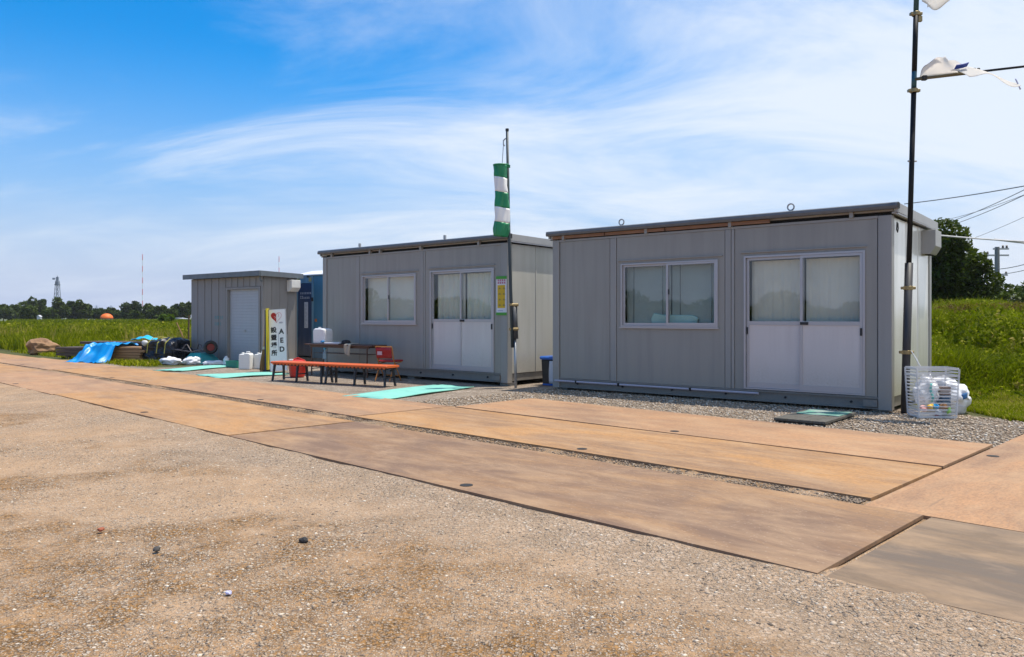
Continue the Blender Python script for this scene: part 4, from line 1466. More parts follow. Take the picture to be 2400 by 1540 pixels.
def aed_sign():
    T = thing('standing_sign', 'white upright sign with a red heart and black Japanese lettering', 'sign', (-5.22, 17.48, 0.004), R(-4))
    mw = mat('sign_white', (0.86, 0.84, 0.83), 0.45, amount=0.1)
    mk = mat('sign_black', (0.02, 0.02, 0.022), 0.6)
    mr = mat('sign_red', (0.42, 0.012, 0.010), 0.5)
    mp = mat('sign_pink', (0.62, 0.30, 0.30), 0.6)
    mgry = mat('sign_grey', (0.34, 0.34, 0.40), 0.6)
    lean = R(3.4)
    Mx = Matrix.Rotation(R(-4), 4, 'X') @ Matrix.Rotation(-lean, 4, 'Y')
    W, H = 0.375, 1.40
    MB().box(-W / 2, W / 2, 0, 0.03, 0.02, H, M=Mx).build('board', mw, T)
    bd_ = MB()
    bd_.box(-W / 2 - 0.008, -W / 2 - 0.001, -0.002, 0.034, 0.0, H + 0.008, M=Mx)
    bd_.box(W / 2 + 0.001, W / 2 + 0.008, -0.002, 0.034, 0.0, H + 0.008, M=Mx)
    bd_.box(-W / 2, W / 2, -0.002, 0.034, H + 0.001, H + 0.010, M=Mx)
    bd_.build('edge_frame', M_alu, T)
    for s in (-1, 1):
        MB().tube([Mx @ Vector((s * 0.15, 0.03, 1.0)), (s * 0.15, 0.36, 0.0)], 0.012, 8).build('leg', M_galv, T)
    # heart: left half solid, right half outlined
    def heart(t):
        x = 16 * math.sin(t) ** 3
        y = 13 * math.cos(t) - 5 * math.cos(2 * t) - 2 * math.cos(3 * t) - math.cos(4 * t)
        return x, y
    hs_ = 0.0080
    cx, cz = -0.02, 1.235
    pts = [heart(t) for t in np.linspace(math.pi, 2 * math.pi, 26)]
    left = [(cx + x * hs_ * 0.95, -0.004, cz + y * hs_) for x, y in pts]
    h_ = MB()
    h_.prism(left, (0, 0.003, 0))
    o = h_.build('heart_emblem', mr, T)
    o.data.transform(Mx)
    # lightning notch kept white, and thin outline on the right half
    o = MB().prism([(cx - 0.055, -0.007, cz + 0.02), (cx - 0.01, -0.007, cz - 0.005), (cx - 0.035, -0.007, cz - 0.055), (cx - 0.02, -0.007, cz - 0.01)], (0, 0.002, 0)).build('lightning_mark', mw, T)
    o.data.transform(Mx)
    ptr = [heart(t) for t in np.linspace(0.12, math.pi, 26)]
    q = MB()
    q.tube([(cx + 0.006 + x * hs_ * 0.9, -0.003, cz + y * hs_) for x, y in ptr], 0.0045, 5)
    q.tube([(cx + 0.03 + 0.03 * math.cos(t), -0.003, cz + 0.035 + 0.04 * math.sin(t)) for t in np.linspace(-1.2, 2.6, 12)], 0.004, 5)
    o = q.build('heart_outline', mp, T)
    o.data.transform(Mx)

    def text(s, size, x, z, m, nm='lettering'):
        cu = bpy.data.curves.new('lettering', 'FONT')
        cu.body = s
        cu.size = size
        cu.align_x = 'CENTER'
        cu.extrude = 0.001
        cu.offset = size * 0.035
        to = bpy.data.objects.new('tmp', cu)
        COL.objects.link(to)
        dg = bpy.context.evaluated_depsgraph_get()
        me = bpy.data.meshes.new_from_object(to.evaluated_get(dg))
        bpy.data.objects.remove(to)
        me.materials.clear()
        me.materials.append(m)
        me.transform(Mx @ Matrix.Translation((x, -0.004, z)) @ Matrix.Rotation(R(90), 4, 'X'))
        ob = bpy.data.objects.new(nm, me)
        COL.objects.link(ob)
        ob.parent = T
        return ob
    for i, ch in enumerate('設置場所'):
        text(ch, 0.135, -0.088, 0.895 - i * 0.172, mk)
    for i, ch in enumerate('AED'):
        text(ch, 0.155, 0.09, 0.85 - i * 0.20, mk)
    text('AED', 0.045, 0.085, 1.085, mgry)
    o = MB().box(0.015, 0.022, -0.0042, -0.001, 0.47, 0.88).build('rule_line', mgry, T)
    o.data.transform(Mx)


aed_sign()


def yellow_board_and_broom():
    T = thing('yellow_banner_board', 'narrow yellow and black board seen edge-on behind the heart sign', 'board', (-5.49, 17.60, 0.004), R(93))
    my = mat('yellow_board', (0.62, 0.55, 0.02), 0.5, col2=(0.5, 0.36, 0.02), scale=4)
    mk = mat('board_black', (0.02, 0.025, 0.02), 0.6)
    mb = MB()
    mb.prism([(-0.10, 0, 0.04), (0.10, 0, 0.04), (0.07, 0, 1.42), (-0.17, 0, 1.42)], (0, 0.02, 0))
    mb.build('panel', my, T)
    for i in range(3):
        MB().box(-0.02, 0.05, -0.004, -0.001, 1.20 + i * 0.07, 1.245 + i * 0.07).build('black_mark', mk, T)
    MB().box(-0.13, -0.10, 0.0215, 0.05, 0.0, 1.38).build('back_strut', mat('navy_strut', (0.02, 0.03, 0.09), 0.5), T)
    for s in (-1, 1):
        MB().box(s * 0.08 - 0.02, s * 0.08 + 0.02, -0.06, 0.10, 0.0, 0.038).build('foot', mk, T)
    # broom leaning upright against the shed side
    B = thing('bamboo_broom', 'brown twig broom standing head down left of the heart sign', 'broom', (-5.60, 17.60, 0.0), R(20))
    mh = mat('broom_handle', (0.50, 0.30, 0.08), 0.55)
    mt = mat('broom_twigs', (0.30, 0.18, 0.07), 0.85, col2=(0.19, 0.11, 0.045), scale=30)
    MB().tube([(0, 0, 0.42), (0.045, 0.10, 1.16)], 0.014, 8).build('handle', mh, B)
    MB().tube([(-0.001, -0.002, 0.46), (0.006, 0.012, 0.56)], 0.026, 8).build('binding', mat('broom_binding', (0.7, 0.66, 0.5), 0.6), B)
    tw = MB()
    r_ = random.Random(3)
    for i in range(70):
        a = r_.uniform(0, 6.28)
        r1 = 0.10 * math.sqrt(r_.random())
        tw.tube([(0.02 * math.cos(a), 0.02 * math.sin(a), 0.50), (r1 * 0.8 * math.cos(a), r1 * 0.8 * math.sin(a), 0.22), (r1 * math.cos(a), r1 * math.sin(a), r_.uniform(0.0, 0.05))], 0.006, 4)
    o = tw.build('twigs', mt, B)
    o['kind'] = 'stuff'


yellow_board_and_broom()


def jerry(label, loc, rz, s=1.0):
    T = thing('jerry_can', label, 'jerry can', loc, rz, 'white water cans in front of the shed')
    mwh = mat('milky_plastic', (0.76, 0.76, 0.73), 0.45, col2=(0.66, 0.66, 0.62), scale=5, amount=0.25, transl=0.2)
    W, D, H = 0.285 * s, 0.20 * s, 0.40 * s
    b = MB()
    b.prism([(-W / 2, -D / 2, 0), (W / 2, -D / 2, 0), (W / 2, -D / 2, H * 0.86), (W * 0.38, -D / 2, H * 0.95), (W * 0.02, -D / 2, H * 0.95), (-W * 0.05, -D / 2, H * 0.90), (-W * 0.42, -D / 2, H * 0.90), (-W / 2, -D / 2, H * 0.84)], (0, D, 0))
    b.build('can_body', mwh, T, bevel=0.02)
    for z in (0.25, 0.45, 0.65):
        MB().box(-W / 2 + 0.03, W / 2 - 0.03, -D / 2 - 0.005, -D / 2 + 0.01, H * z, H * z + 0.012).build('rib', mwh, T, bevel=0.003)
    h = MB()
    h.tube([(W * 0.34, 0, H * 0.94), (W * 0.30, 0, H * 1.02), (W * 0.05, 0, H * 1.02), (0.0, 0, H * 0.94)], 0.012, 8)
    h.build('handle', mwh, T, smooth=True)
    MB().lathe([(0.032, H * 0.89), (0.032, H * 0.985), (0.0, H * 0.99)], (-W * 0.28, 0, 0), 14).build('cap', mwh, T)


jerry('white water can standing left of its twin before the shutter', (-6.27, 18.42, 0), R(-8))
jerry('white water can on the right, next to the broom', (-5.95, 18.52, 0), R(-20), 0.97)


def bucket():
    T = thing('red_tub', 'red plastic tub with handle on the ground behind the orange bench', 'tub', (-4.40, 16.0, 0.0))
    mr = mat('red_plastic', (0.58, 0.030, 0.018), 0.38)
    MB().lathe([(0.13, 0.0), (0.15, 0.02), (0.185, 0.27), (0.20, 0.28), (0.20, 0.31), (0.18, 0.315), (0.10, 0.35), (0.0, 0.36)], seg=24).build('tub_body', mr, T, smooth=False)
    MB().tube([(-0.19, 0, 0.29), (-0.14, 0.03, 0.34), (0, 0.05, 0.39), (0.14, 0.03, 0.34), (0.19, 0, 0.29)], 0.012, 8).build('handle', mr, T, smooth=True)
    MB().box(-0.15, -0.07, -0.10, -0.02, 0.331, 0.37).build('white_lid_clip', mat('white_clip', (0.7, 0.7, 0.68), 0.5), T, bevel=0.008)


bucket()


# ------------------------------------------------------------------ teal mats
def mats():
    grp = 'mint green mats laid on the gravel'
    mt = mat('teal_mat', (0.22, 0.56, 0.46), 0.85, col2=(0.16, 0.44, 0.38), scale=7, amount=0.5, bump=0.5, bscale=160)

    def quad(label, pts, z=0.012):
        nu, nv = 16, 8
        P = [Vector((x, y, 0)) for x, y in pts]
        mb = MB()
        def fn(u, v):
            p = (P[0] * (1 - u) + P[1] * u) * (1 - v) + (P[3] * (1 - u) + P[2] * u) * v
            wob = 0.008 * math.sin(u * 7 + p.x) * math.cos(v * 5 + p.y) + 0.004 * math.sin(u * 23 + v * 9)
            e = 0.015 * math.sin(u * 15 + p.x * 3)
            return (p.x + e * (v - 0.5), p.y + e * 0.6, z + wob)
        mb.grid(fn, nu, nv)
        tag(mb.build('green_mat', mt, smooth=True, solid=0.012), label, 'mat', grp)
    quad('mint green mat leading to the middle office sliding door', [(-2.62, 11.98), (-1.92, 11.50), (-0.66, 13.55), (-1.38, 14.02)])
    quad('mint green mat lying between the water cans and the orange bench', [(-6.62, 16.36), (-5.90, 15.56), (-4.74, 16.62), (-5.36, 17.24)])
    quad('mint green mat farthest back, leading to the roller shutter', [(-8.15, 17.72), (-7.45, 17.60), (-6.75, 19.55), (-7.45, 19.80)])
    # step slab before the right-hand office door
    T = thing('step_slab', 'dark wooden step board on the gravel before the right office door', 'step board', (3.66, 9.40, 0.0), math.atan2(0.76, 0.64))
    mw = mat('dark_board', (0.075, 0.070, 0.058), 0.85, col2=(0.13, 0.12, 0.10), scale=9, amount=0.7, stretch=(0.4, 4, 1), bump=0.3)
    for i in range(4):
        MB().box(-0.58, 0.56, -0.30 + i * 0.15, -0.158 + i * 0.15, 0.022, 0.052).build('plank', mw, T, bevel=0.004)
    for x in (-0.5, 0.0, 0.48):
        MB().box(x - 0.03, x + 0.03, -0.29, 0.28, -0.01, 0.0215).build('batten', mw, T)
    mm = MB()
    mm.grid(lambda u, v: (-0.02 + 0.52 * u, -0.27 + 0.50 * v, 0.056 + 0.004 * math.sin(u * 9 + v * 7)), 12, 10)
    o = mm.build('door_mat', mat('worn_green_mat', (0.10, 0.30, 0.22), 0.9, col2=(0.34, 0.36, 0.33), scale=6, amount=0.95, bump=0.5), None, smooth=True, solid=0.010, loc=T.location, rot=(0, 0, math.atan2(0.76, 0.64)))
    o.location.z += 0.004
    tag(o, 'worn green doormat on the step board by the right office', 'doormat')


mats()


# ------------------------------------------------------------------ lumps: boulders, bags
def blob(name, material, parent=None, r=(1, 1, 1), freq=1.5, amp=0.25, seed=0, sub=3, loc=(0, 0, 0), rz=0, flat=None, sharp=False):
    bm = bmesh.new()
    bmesh.ops.create_icosphere(bm, subdivisions=sub, radius=1)
    off = Vector((seed * 7.3, seed * 3.1, seed * 1.7))
    for v in bm.verts:
        d = v.co.normalized()
        nv = mnoise.fractal(d * freq + off, 1.0, 2.0, 4)
        q = d * (1 + amp * nv)
        v.co = Vector((q.x * r[0], q.y * r[1], q.z * r[2]))
        if flat is not None and v.co.z < flat:
            v.co.z = flat + (v.co.z - flat) * 0.15
    me = bpy.data.meshes.new(name)
    bm.to_mesh(me)
    bm.free()
    me.materials.append(material)
    if not sharp:
        me.shade_smooth()
    o = bpy.data.objects.new(name, me)
    COL.objects.link(o)
    o.location = loc
    o.rotation_euler = (0, 0, rz)
    if parent is not None:
        o.parent = parent
    return o


def left_pile():
    # sandy boulder
    ms = mat('sandstone', (0.34, 0.20, 0.105), 0.9, col2=(0.17, 0.095, 0.05), scale=3.5, amount=0.9, bump=0.8, bscale=18)
    o = blob('boulder', ms, r=(0.47, 0.36, 0.30), freq=1.4, amp=0.42, seed=4, sub=3, loc=(-15.35, 25.6, 0.22), rz=0.3, flat=-0.24, sharp=True)
    tag(o, 'squarish brown boulder at the edge of the grass, far left', 'boulder')
    # stacked dark timber: long planks
    T = thing('timber_stack', 'long low stack of weathered dark timbers behind the blue tarpaulin', 'timber stack', (-13.35, 23.35, 0.0), R(-17))
    mt = mat('weathered_timber', (0.115, 0.085, 0.068), 0.9, col2=(0.06, 0.05, 0.045), scale=5, amount=0.8, stretch=(0.25, 4, 4), bump=0.3)
    r_ = random.Random(8)
    for k in range(5):
        for i in range(4):
            x0 = r_.uniform(-0.08, 0.12) + (0.0 if k < 3 else 0.9)
            x1 = 3.0 + r_.uniform(-0.15, 0.1)
            y0 = -0.30 + i * 0.17 + r_.uniform(-.01, .01)
            z0 = 0.09 + k * 0.088
            MB().box(x0, x1, y0, y0 + 0.155, z0, z0 + 0.075).build('timber', mt, T, bevel=0.006)
    for x in (0.3, 1.4, 2.4):
        MB().box(x, x + 0.1, -0.3, 0.38, 0.0, 0.089).build('bearer', mt, T)
    # fresh boards under the tarp
    B = thing('board_stack', 'stack of pale brown boards half covered by the blue tarpaulin', 'boards', (-11.16, 21.75, 0.0), R(-12))
    mbd = mat('pale_board', (0.36, 0.215, 0.11), 0.85, col2=(0.23, 0.13, 0.07), scale=5, amount=0.8, stretch=(0.25, 4, 4))
    for k in range(5):
        for i in range(3):
            x1 = 1.15 + r_.uniform(-0.1, 0.1) + (0.14 if k == 3 else 0)
            MB().box(-0.55 + r_.uniform(-.1, .1), x1, -0.28 + i * 0.19, -0.10 + i * 0.19 - 0.01, 0.04 + k * 0.075, 0.04 + k * 0.075 + 0.066).build('board', mbd, B, bevel=0.004)
    for x in (-0.2, 0.9):
        MB().box(x, x + 0.09, -0.28, 0.28, 0.0, 0.039).build('bearer', mbd, B)
    # blue tarpaulin
    mtp = mat('blue_tarp', (0.004, 0.27, 0.66), 0.38, col2=(0.004, 0.17, 0.52), scale=4, amount=0.5)
    mb = MB()
    ang = R(-12)
    def tf(u, v):
        x = -0.74 + 1.30 * u
        y = -0.80 + 1.35 * v
        edge = max(0.0, (0.30 - v) / 0.30)
        le = max(0.0, (0.28 - u) / 0.28)
        h = 0.455 * (1 - edge ** 0.8) * (1 - 0.9 * le ** 1.2)
        h -= 0.05 * max(0.0, math.sin(u * 8.5 + 1.2)) * edge
        h += 0.035 * math.sin(u * 17 + v * 6) * (0.4 + edge) + 0.02 * math.sin(v * 23 + u * 9) + 0.018 * math.sin(u * 41 - v * 11)
        h += 0.05 * float(fbm(u * 6, v * 6, 1.0, 3, 4)) * (1 - edge)
        return (x + 0.07 * math.sin(v * 9) * edge + 0.05 * math.sin(u * 9), y + 0.10 * math.sin(u * 13) * edge, max(0.012 + 0.01 * math.sin(u * 30), h))
    mb.grid(tf, 56, 44)
    o = mb.build('tarpaulin', mtp, None, smooth=False, solid=0.004, loc=(-11.24, 21.68, 0.0), rot=(0, 0, ang))
    tag(o, 'crumpled bright blue tarpaulin thrown over boards', 'tarpaulin')
    # small cyan tarp on top of the timbers
    mb = MB()
    mb.grid(lambda u, v: (-0.28 + 0.62 * u, -0.2 + 0.4 * v + 0.03 * math.sin(u * 9), 0.14 * math.sin(math.pi * (0.1 + 0.8 * u)) * (0.5 + 0.5 * v) + 0.02 * math.sin(u * 13 + v * 7)), 16, 8)
    o = mb.build('cyan_cover', mat('cyan_sheet', (0.02, 0.45, 0.70), 0.5), None, smooth=True, solid=0.01, loc=(-10.72, 22.7, 0.545), rot=(0, 0, 0.1))
    tag(o, 'small cyan plastic sheet on top of the timber pile', 'sheet')
    # black sheeted bundle
    T = thing('black_bundle', 'large bundle wrapped in shiny black plastic sheeting beside the shed', 'bundle', (-9.50, 21.5, 0.0), R(-22))
    mk = mat('black_plastic', (0.014, 0.016, 0.024), 0.32, col2=(0.02, 0.022, 0.03), scale=3)
    bm = bmesh.new()
    bmesh.ops.create_cube(bm, size=1)
    bmesh.ops.subdivide_edges(bm, edges=bm.edges[:], cuts=14, use_grid_fill=True)
    for v in bm.verts:
        c = v.co.copy()
        rd = max(abs(c.x), abs(c.y)) * 2
        s = 1.0 - 0.22 * max(0, c.z + 0.1) - 0.05 * abs(c.x * c.y) * 4
        p = Vector((c.x * 1.16 * s, c.y * 0.78 * s, (c.z + 0.5) * 0.62 * (1 - 0.16 * rd ** 3)))
        nz = mnoise.fractal(Vector((p.x * 5, p.y * 5, p.z * 5)), 1.0, 2.0, 4)
        d = Vector((c.x, c.y, c.z * 0.5))
        p += d.normalized() * 0.085 * nz if d.length else Vector()
        p.z = max(p.z, 0.0) + 0.05 * math.sin(p.x * 3.0 + 0.6) * (c.z + 0.5)
        v.co = p
    me = bpy.data.meshes.new('sheeting')
    bm.to_mesh(me)
    bm.free()
    me.materials.append(mk)
    o = bpy.data.objects.new('sheeting', me)
    COL.objects.link(o)
    o.parent = T
    mrp = mat('yellow_rope', (0.40, 0.38, 0.07), 0.7)
    for x in (-0.28, 0.06, 0.34):
        MB().tube([(x, -0.43, 0.25), (x + 0.02, -0.41, 0.52), (x + 0.04, -0.25, 0.66), (x + 0.05, 0.1, 0.68), (x + 0.05, 0.4, 0.60)], 0.012, 6).build('rope', mrp, T)
    blob('white_scrap', mat('white_scrap', (0.6, 0.6, 0.6), 0.7), T, r=(0.10, 0.06, 0.08), amp=0.4, seed=3, sub=2, loc=(-0.38, -0.40, 0.52))
    # white sand bags
    mwb = mat('white_sack', (0.76, 0.76, 0.79), 0.8, col2=(0.64, 0.64, 0.70), scale=5, amount=0.4, bump=0.4, bscale=40)
    for (nm, lab, r, loc, rz, sd_) in (('sandbag', 'plump white sack lying in front of the black bundle', (0.33, 0.17, 0.115), (-8.80, 20.15, 0.085), -0.45, 2),
                                       ('sandbag', 'smaller white sack, second beside the black bundle', (0.22, 0.16, 0.12), (-8.22, 20.12, 0.09), 0.5, 9),
                                       ('sandbag', 'flat white sack below the upturned wheelbarrow', (0.26, 0.15, 0.07), (-7.62, 20.02, 0.05), 0.3, 6)):
        tag(blob(nm, mwb, None, r, 1.8, 0.32, sd_, 4, loc, rz, flat=-r[2] * 0.7), lab, 'sack', 'white sacks by the shed')
    # wheelbarrow tipped up on its tray against the shed
    T = thing('wheelbarrow', 'upturned teal wheelbarrow with a black tyre against the shed wall', 'wheelbarrow', (-8.12, 20.50, 0.0), R(-32))
    mg = mat('teal_tray', (0.02, 0.24, 0.24), 0.45, col2=(0.015, 0.15, 0.15), scale=5)
    mfr = mat('barrow_frame', (0.12, 0.10, 0.10), 0.5, metal=0.2)
    tr = MB()
    # inverted tub: rim on the ground, bottom up
    rim = [(-0.50, -0.30), (0.42, -0.30), (0.52, 0), (0.42, 0.30), (-0.50, 0.30)]
    bot = [(-0.26, -0.17), (0.12, -0.17), (0.18, 0), (0.12, 0.17), (-0.26, 0.17)]
    n_ = 5
    tr.add([(x, y, 0.03) for x, y in rim] + [(x, y, 0.29) for x, y in bot], [tuple(range(n_, 2 * n_))] + [(i, (i + 1) % n_, n_ + (i + 1) % n_, n_ + i) for i in range(n_)])
    tr.build('tray', mg, T, solid=0.006)
    MB().tube([(x, y, 0.028) for x, y in rim + rim[:1]], 0.016, 6, cap=False).build('rim', mg, T)
    for s in (-1, 1):
        MB().tube([(-0.78, s * 0.26, 0.36), (-0.70, s * 0.25, 0.36), (-0.20, s * 0.18, 0.315), (0.30, s * 0.08, 0.42)], 0.016, 8).build('handle_bar', mfr, T)
        MB().tube([(-0.22, s * 0.19, 0.33), (-0.36, s * 0.20, 0.50), (-0.44, s * 0.20, 0.50), (-0.56, s * 0.235, 0.348)], 0.013, 8).build('leg', mfr, T)
        MB().tube([(-0.78, s * 0.26, 0.36), (-0.90, s * 0.275, 0.36)], 0.02, 8).build('grip', M_black, T)
    wh = MB()
    wh.tube([(0.32 + 0.135 * math.cos(t), 0, 0.44 + 0.135 * math.sin(t)) for t in np.linspace(0, 2 * math.pi, 21)], 0.045, 8, cap=False)
    w_ = wh.build('wheel', M_black, T, smooth=True, rot=None)
    MB().tube([(0.32, -0.028, 0.44), (0.32, 0.028, 0.44)], 0.095, 16).build('rim_disc', mat('red_hub', (0.20, 0.018, 0.015), 0.5), w_)
    for ch in (w_,):
        ch.data.transform(Matrix.Translation((0.32, 0, 0.44)) @ Matrix.Rotation(R(62), 4, 'Z') @ Matrix.Translation((-0.32, 0, -0.44)))
        for c in ch.children:
            c.data.transform(Matrix.Translation((0.32, 0, 0.44)) @ Matrix.Rotation(R(62), 4, 'Z') @ Matrix.Translation((-0.32, 0, -0.44)))
    # low dark pallet below, teal crate, plastic scrap
    P_ = thing('pallet', 'low dark pallet on the ground under the wheelbarrow', 'pallet', (-8.3, 20.42, 0.0), R(-34))
    # teal crate behind the cans
    C = thing('green_crate', 'green plastic crate on the ground behind the water cans', 'crate', (-6.72, 19.06, 0.0), R(-36))
    mc = mat('green_crate', (0.012, 0.20, 0.14), 0.5)
    for (a_) in ((-0.22, 0.22, -0.15, -0.135, 0, 0.16), (-0.22, 0.22, 0.135, 0.15, 0, 0.16), (-0.22, -0.205, -0.134, 0.134, 0, 0.16), (0.205, 0.22, -0.134, 0.134, 0, 0.16)):
        MB().box(*a_).build('crate_side', mc, C)
    MB().box(-0.204, 0.204, -0.134, 0.134, 0.002, 0.015).build('crate_floor', mc, C)
    MB().box(-0.23, 0.23, -0.16, -0.1505, 0.135, 0.165).build('crate_rim', mc, C)
    mdk = mat('pallet_wood', (0.045, 0.04, 0.036), 0.9, col2=(0.08, 0.07, 0.06), scale=6)
    for i in range(5):
        MB().box(-0.55, 0.62, -0.32 + i * 0.115, -0.225 + i * 0.115, 0.0, 0.02).build('slat', mdk, P_)
    o = blob('plastic_scrap', mat('clear_scrap', (0.62, 0.64, 0.70), 0.3), None, (0.07, 0.06, 0.13), 2.2, 0.4, 12, 3, (-7.18, 19.62, 0.10), 0.2, flat=-0.10)
    tag(o, 'crumpled pale plastic bag standing by the shutter corner', 'bag')
    # garden stake left of the shed
    T = MB()
    T.tube([(-9.62, 23.2, 0), (-9.60, 23.2, 1.28)], 0.022, 6)
    tag(T.build('stake', mat('stake_wood', (0.16, 0.10, 0.06), 0.9)), 'thin upright wooden stake in the weeds by the shed', 'stake')
    T = MB()
    T.tube([(-10.05, 23.4, 1.06), (-9.66, 23.15, 0.42)], 0.018, 6)
    T.tube([(-9.66, 23.15, 0.42), (-9.55, 23.1, 0.0)], 0.018, 6)
    tag(T.build('stick', mat('stick_wood', (0.24, 0.13, 0.06), 0.9)), 'slanting brown stick leaning in the weeds by the shed', 'stick')


left_pile()


# ------------------------------------------------------------------ bin between the offices
def gap_bin():
    T = thing('blue_lidded_bin', 'black bin with a blue lid and a white bag, between the two offices', 'bin', (0.78, 14.16, 0.0), R(-38))
    mbk = mat('bin_black', (0.02, 0.02, 0.022), 0.45)
    mbl = mat('bin_blue', (0.02, 0.13, 0.50), 0.4)
    mw = mat('bin_white', (0.68, 0.68, 0.70), 0.6)
    b = MB()
    b.prism([(-0.17, -0.16, 0.0), (0.17, -0.16, 0.0), (0.20, -0.16, 0.46), (-0.20, -0.16, 0.46)], (0, 0.32, 0))
    b.build('bin_body', mbk, T, bevel=0.015)
    MB().box(-0.22, 0.22, -0.19, 0.19, 0.461, 0.52).build('lid', mbl, T, bevel=0.02)
    MB().box(-0.26, -0.10, -0.05, 0.05, 0.40, 0.44).build('side_grip', mbl, T, bevel=0.01)
    w = MB()
    w.grid(lambda u, v: (0.00 + 0.19 * u, -0.185 - 0.012 * math.sin(u * 5 + v * 4), 0.04 + 0.40 * v), 8, 8)
    w.build('white_bag', mw, T, smooth=True, solid=0.01)
    MB().box(-0.15, 0.15, -0.175, 0.17, -0.0, 0.03).build('base', mbl, T)


gap_bin()


# ------------------------------------------------------------------ trash basket and bags
def trash():
    T = thing('wire_basket', 'clear plastic slatted crate full of rubbish at the right office corner', 'basket', (5.17, 9.62, 0.0), R(-6))
    m_, n_, l_, p_ = newmat('clear_white_plastic')
    p_.inputs['Base Color'].default_value = (0.74, 0.75, 0.76, 1)
    p_.inputs['Roughness'].default_value = 0.3
    p_.inputs['Alpha'].default_value = 0.5
    W, D, H = 0.245, 0.17, 0.60
    flare = 0.03

    def wx(z):
        return W - flare + flare * z / H
    for sx in (-1, 1):
        for sy in (-1, 1):
            MB().tube([(sx * wx(0), sy * D, 0.01), (sx * wx(H), sy * (D + 0.01), H)], 0.012, 6).build('corner_bar', m_, T)
    for k, z in enumerate(np.linspace(0.02, H, 15)):
        w = wx(z)
        hh = 0.006 if k not in (0, 12, 14) else 0.014
        if k < 3:
            hh = 0.014
        r_ = MB()
        r_.box(-w, w, -D - 0.004, -D + 0.002, z - hh, z + hh)
        r_.box(-w, w, D - 0.002, D + 0.004, z - hh, z + hh)
        r_.box(-w - 0.003, -w + 0.003, -D + 0.003, D - 0.003, z - hh, z + hh)
        r_.box(w - 0.003, w + 0.003, -D + 0.003, D - 0.003, z - hh, z + hh)
        r_.build('slat_ring', m_, T)
    MB().box(-W + flare, W - flare, -D + 0.003, D - 0.003, 0.004, 0.012).build('basket_floor', m_, T)
    # clear skin lower half
    # rubbish bag
    mbag, n2, l2, p2 = newmat('thin_white_bag')
    p2.inputs['Base Color'].default_value = (0.80, 0.81, 0.84, 1)
    p2.inputs['Roughness'].default_value = 0.25
    p2.inputs['Alpha'].default_value = 0.62
    o = blob('rubbish_bag', mbag, None, (0.15, 0.10, 0.17), 2.2, 0.35, 5, 4, (5.11, 9.64, 0.29), 0, flat=-0.17)
    for v in o.data.vertices:
        if v.co.z > 0.08:
            k = (v.co.z - 0.08) * 3.2
            v.co.x *= max(0.25, 1 - k)
            v.co.y *= max(0.25, 1 - k)
            v.co.z *= 1.25
    tag(o, 'knotted translucent white rubbish bag inside the clear crate', 'rubbish bag')
    o = MB()
    o.grid(lambda u, v: (5.115 + 0.028 * (u - 0.5) + 0.01 * math.sin(v * 7), 9.510 - 0.004 * math.sin(v * 9) + 0.03 * v * v, 0.20 + 0.22 * v), 3, 10)
    o = o.build('teal_ribbon', mat('teal_ribbon', (0.12, 0.42, 0.40), 0.6), None, smooth=True, solid=0.004)
    tag(o, 'teal strip on the front of the rubbish bag in the crate', 'ribbon')
    items = [('crushed_carton', 'white and red crushed carton at the crate bottom', (0.70, 0.35, 0.32), (-0.14, -0.12, 0.115), (0.05, 0.035, 0.04), 'carton'),
             ('yellow_wrapper', 'yellow food wrapper at the crate bottom', (0.72, 0.45, 0.04), (-0.07, -0.13, 0.13), (0.036, 0.03, 0.04), 'wrapper'),
             ('blue_scrap', 'bright blue bottle top at the crate bottom', (0.02, 0.32, 0.66), (-0.005, -0.13, 0.145), (0.042, 0.03, 0.032), 'bottle top'),
             ('brown_packet', 'brown paper packet at the crate bottom', (0.30, 0.14, 0.05), (0.09, -0.12, 0.13), (0.055, 0.04, 0.05), 'packet'),
             ('green_bag_scrap', 'lime green plastic scrap at the crate bottom', (0.28, 0.58, 0.10), (0.145, -0.13, 0.09), (0.06, 0.03, 0.045), 'scrap'),
             ('pale_bottle', 'pale crushed bottle at the crate bottom', (0.55, 0.60, 0.68), (0.03, -0.12, 0.065), (0.05, 0.035, 0.035), 'bottle'),
             ('dark_red_can', 'dark red crushed can at the crate bottom', (0.28, 0.02, 0.03), (0.015, -0.12, 0.028), (0.03, 0.022, 0.018), 'can')]
    for i, (nm, lab, c, p, r, cat) in enumerate(items):
        q = T.matrix_basis @ Vector(p)
        tag(blob(nm, mat(nm + '_skin', c, 0.4), None, r, 3.0, 0.6, i + 20, 2, q, i, sharp=True), lab, cat)
    # magazines stacked at the right inside
    k = 0
    for z, c in ((0.17, (0.13, 0.20, 0.28)), (0.205, (0.03, 0.10, 0.20)), (0.24, (0.30, 0.36, 0.44)), (0.275, (0.22, 0.17, 0.16)), (0.31, (0.42, 0.36, 0.34)), (0.345, (0.25, 0.18, 0.15))):
        o = MB().box(0.10, 0.20, -0.06, 0.12, z, z + 0.030).build('magazine', mat('magazine_%d' % k, c, 0.6), None, loc=T.location, rot=(0, 0, R(-6)), bevel=0.002)
        tag(o, ['slate', 'navy', 'pale blue grey', 'dark brown', 'light brown', 'reddish brown topmost'][k] + ' bundle of magazines in the right side of the crate', 'magazine', 'magazines stacked in the crate')
        k += 1
    MB_ = MB().box(0.10, 0.20, -0.06, 0.12, 0.013, 0.169).build('cardboard_box', mat('pale_box', (0.42, 0.40, 0.40), 0.8), None, loc=T.location, rot=(0, 0, R(-6)))
    tag(MB_, 'greyish cardboard box under the magazines in the crate', 'box')
    # second bag lying behind to the right
    S = thing('plastic_sack', 'shiny white plastic sack with blue print behind the crate', 'rubbish bag', (5.62, 10.02, 0.0), 0.2)
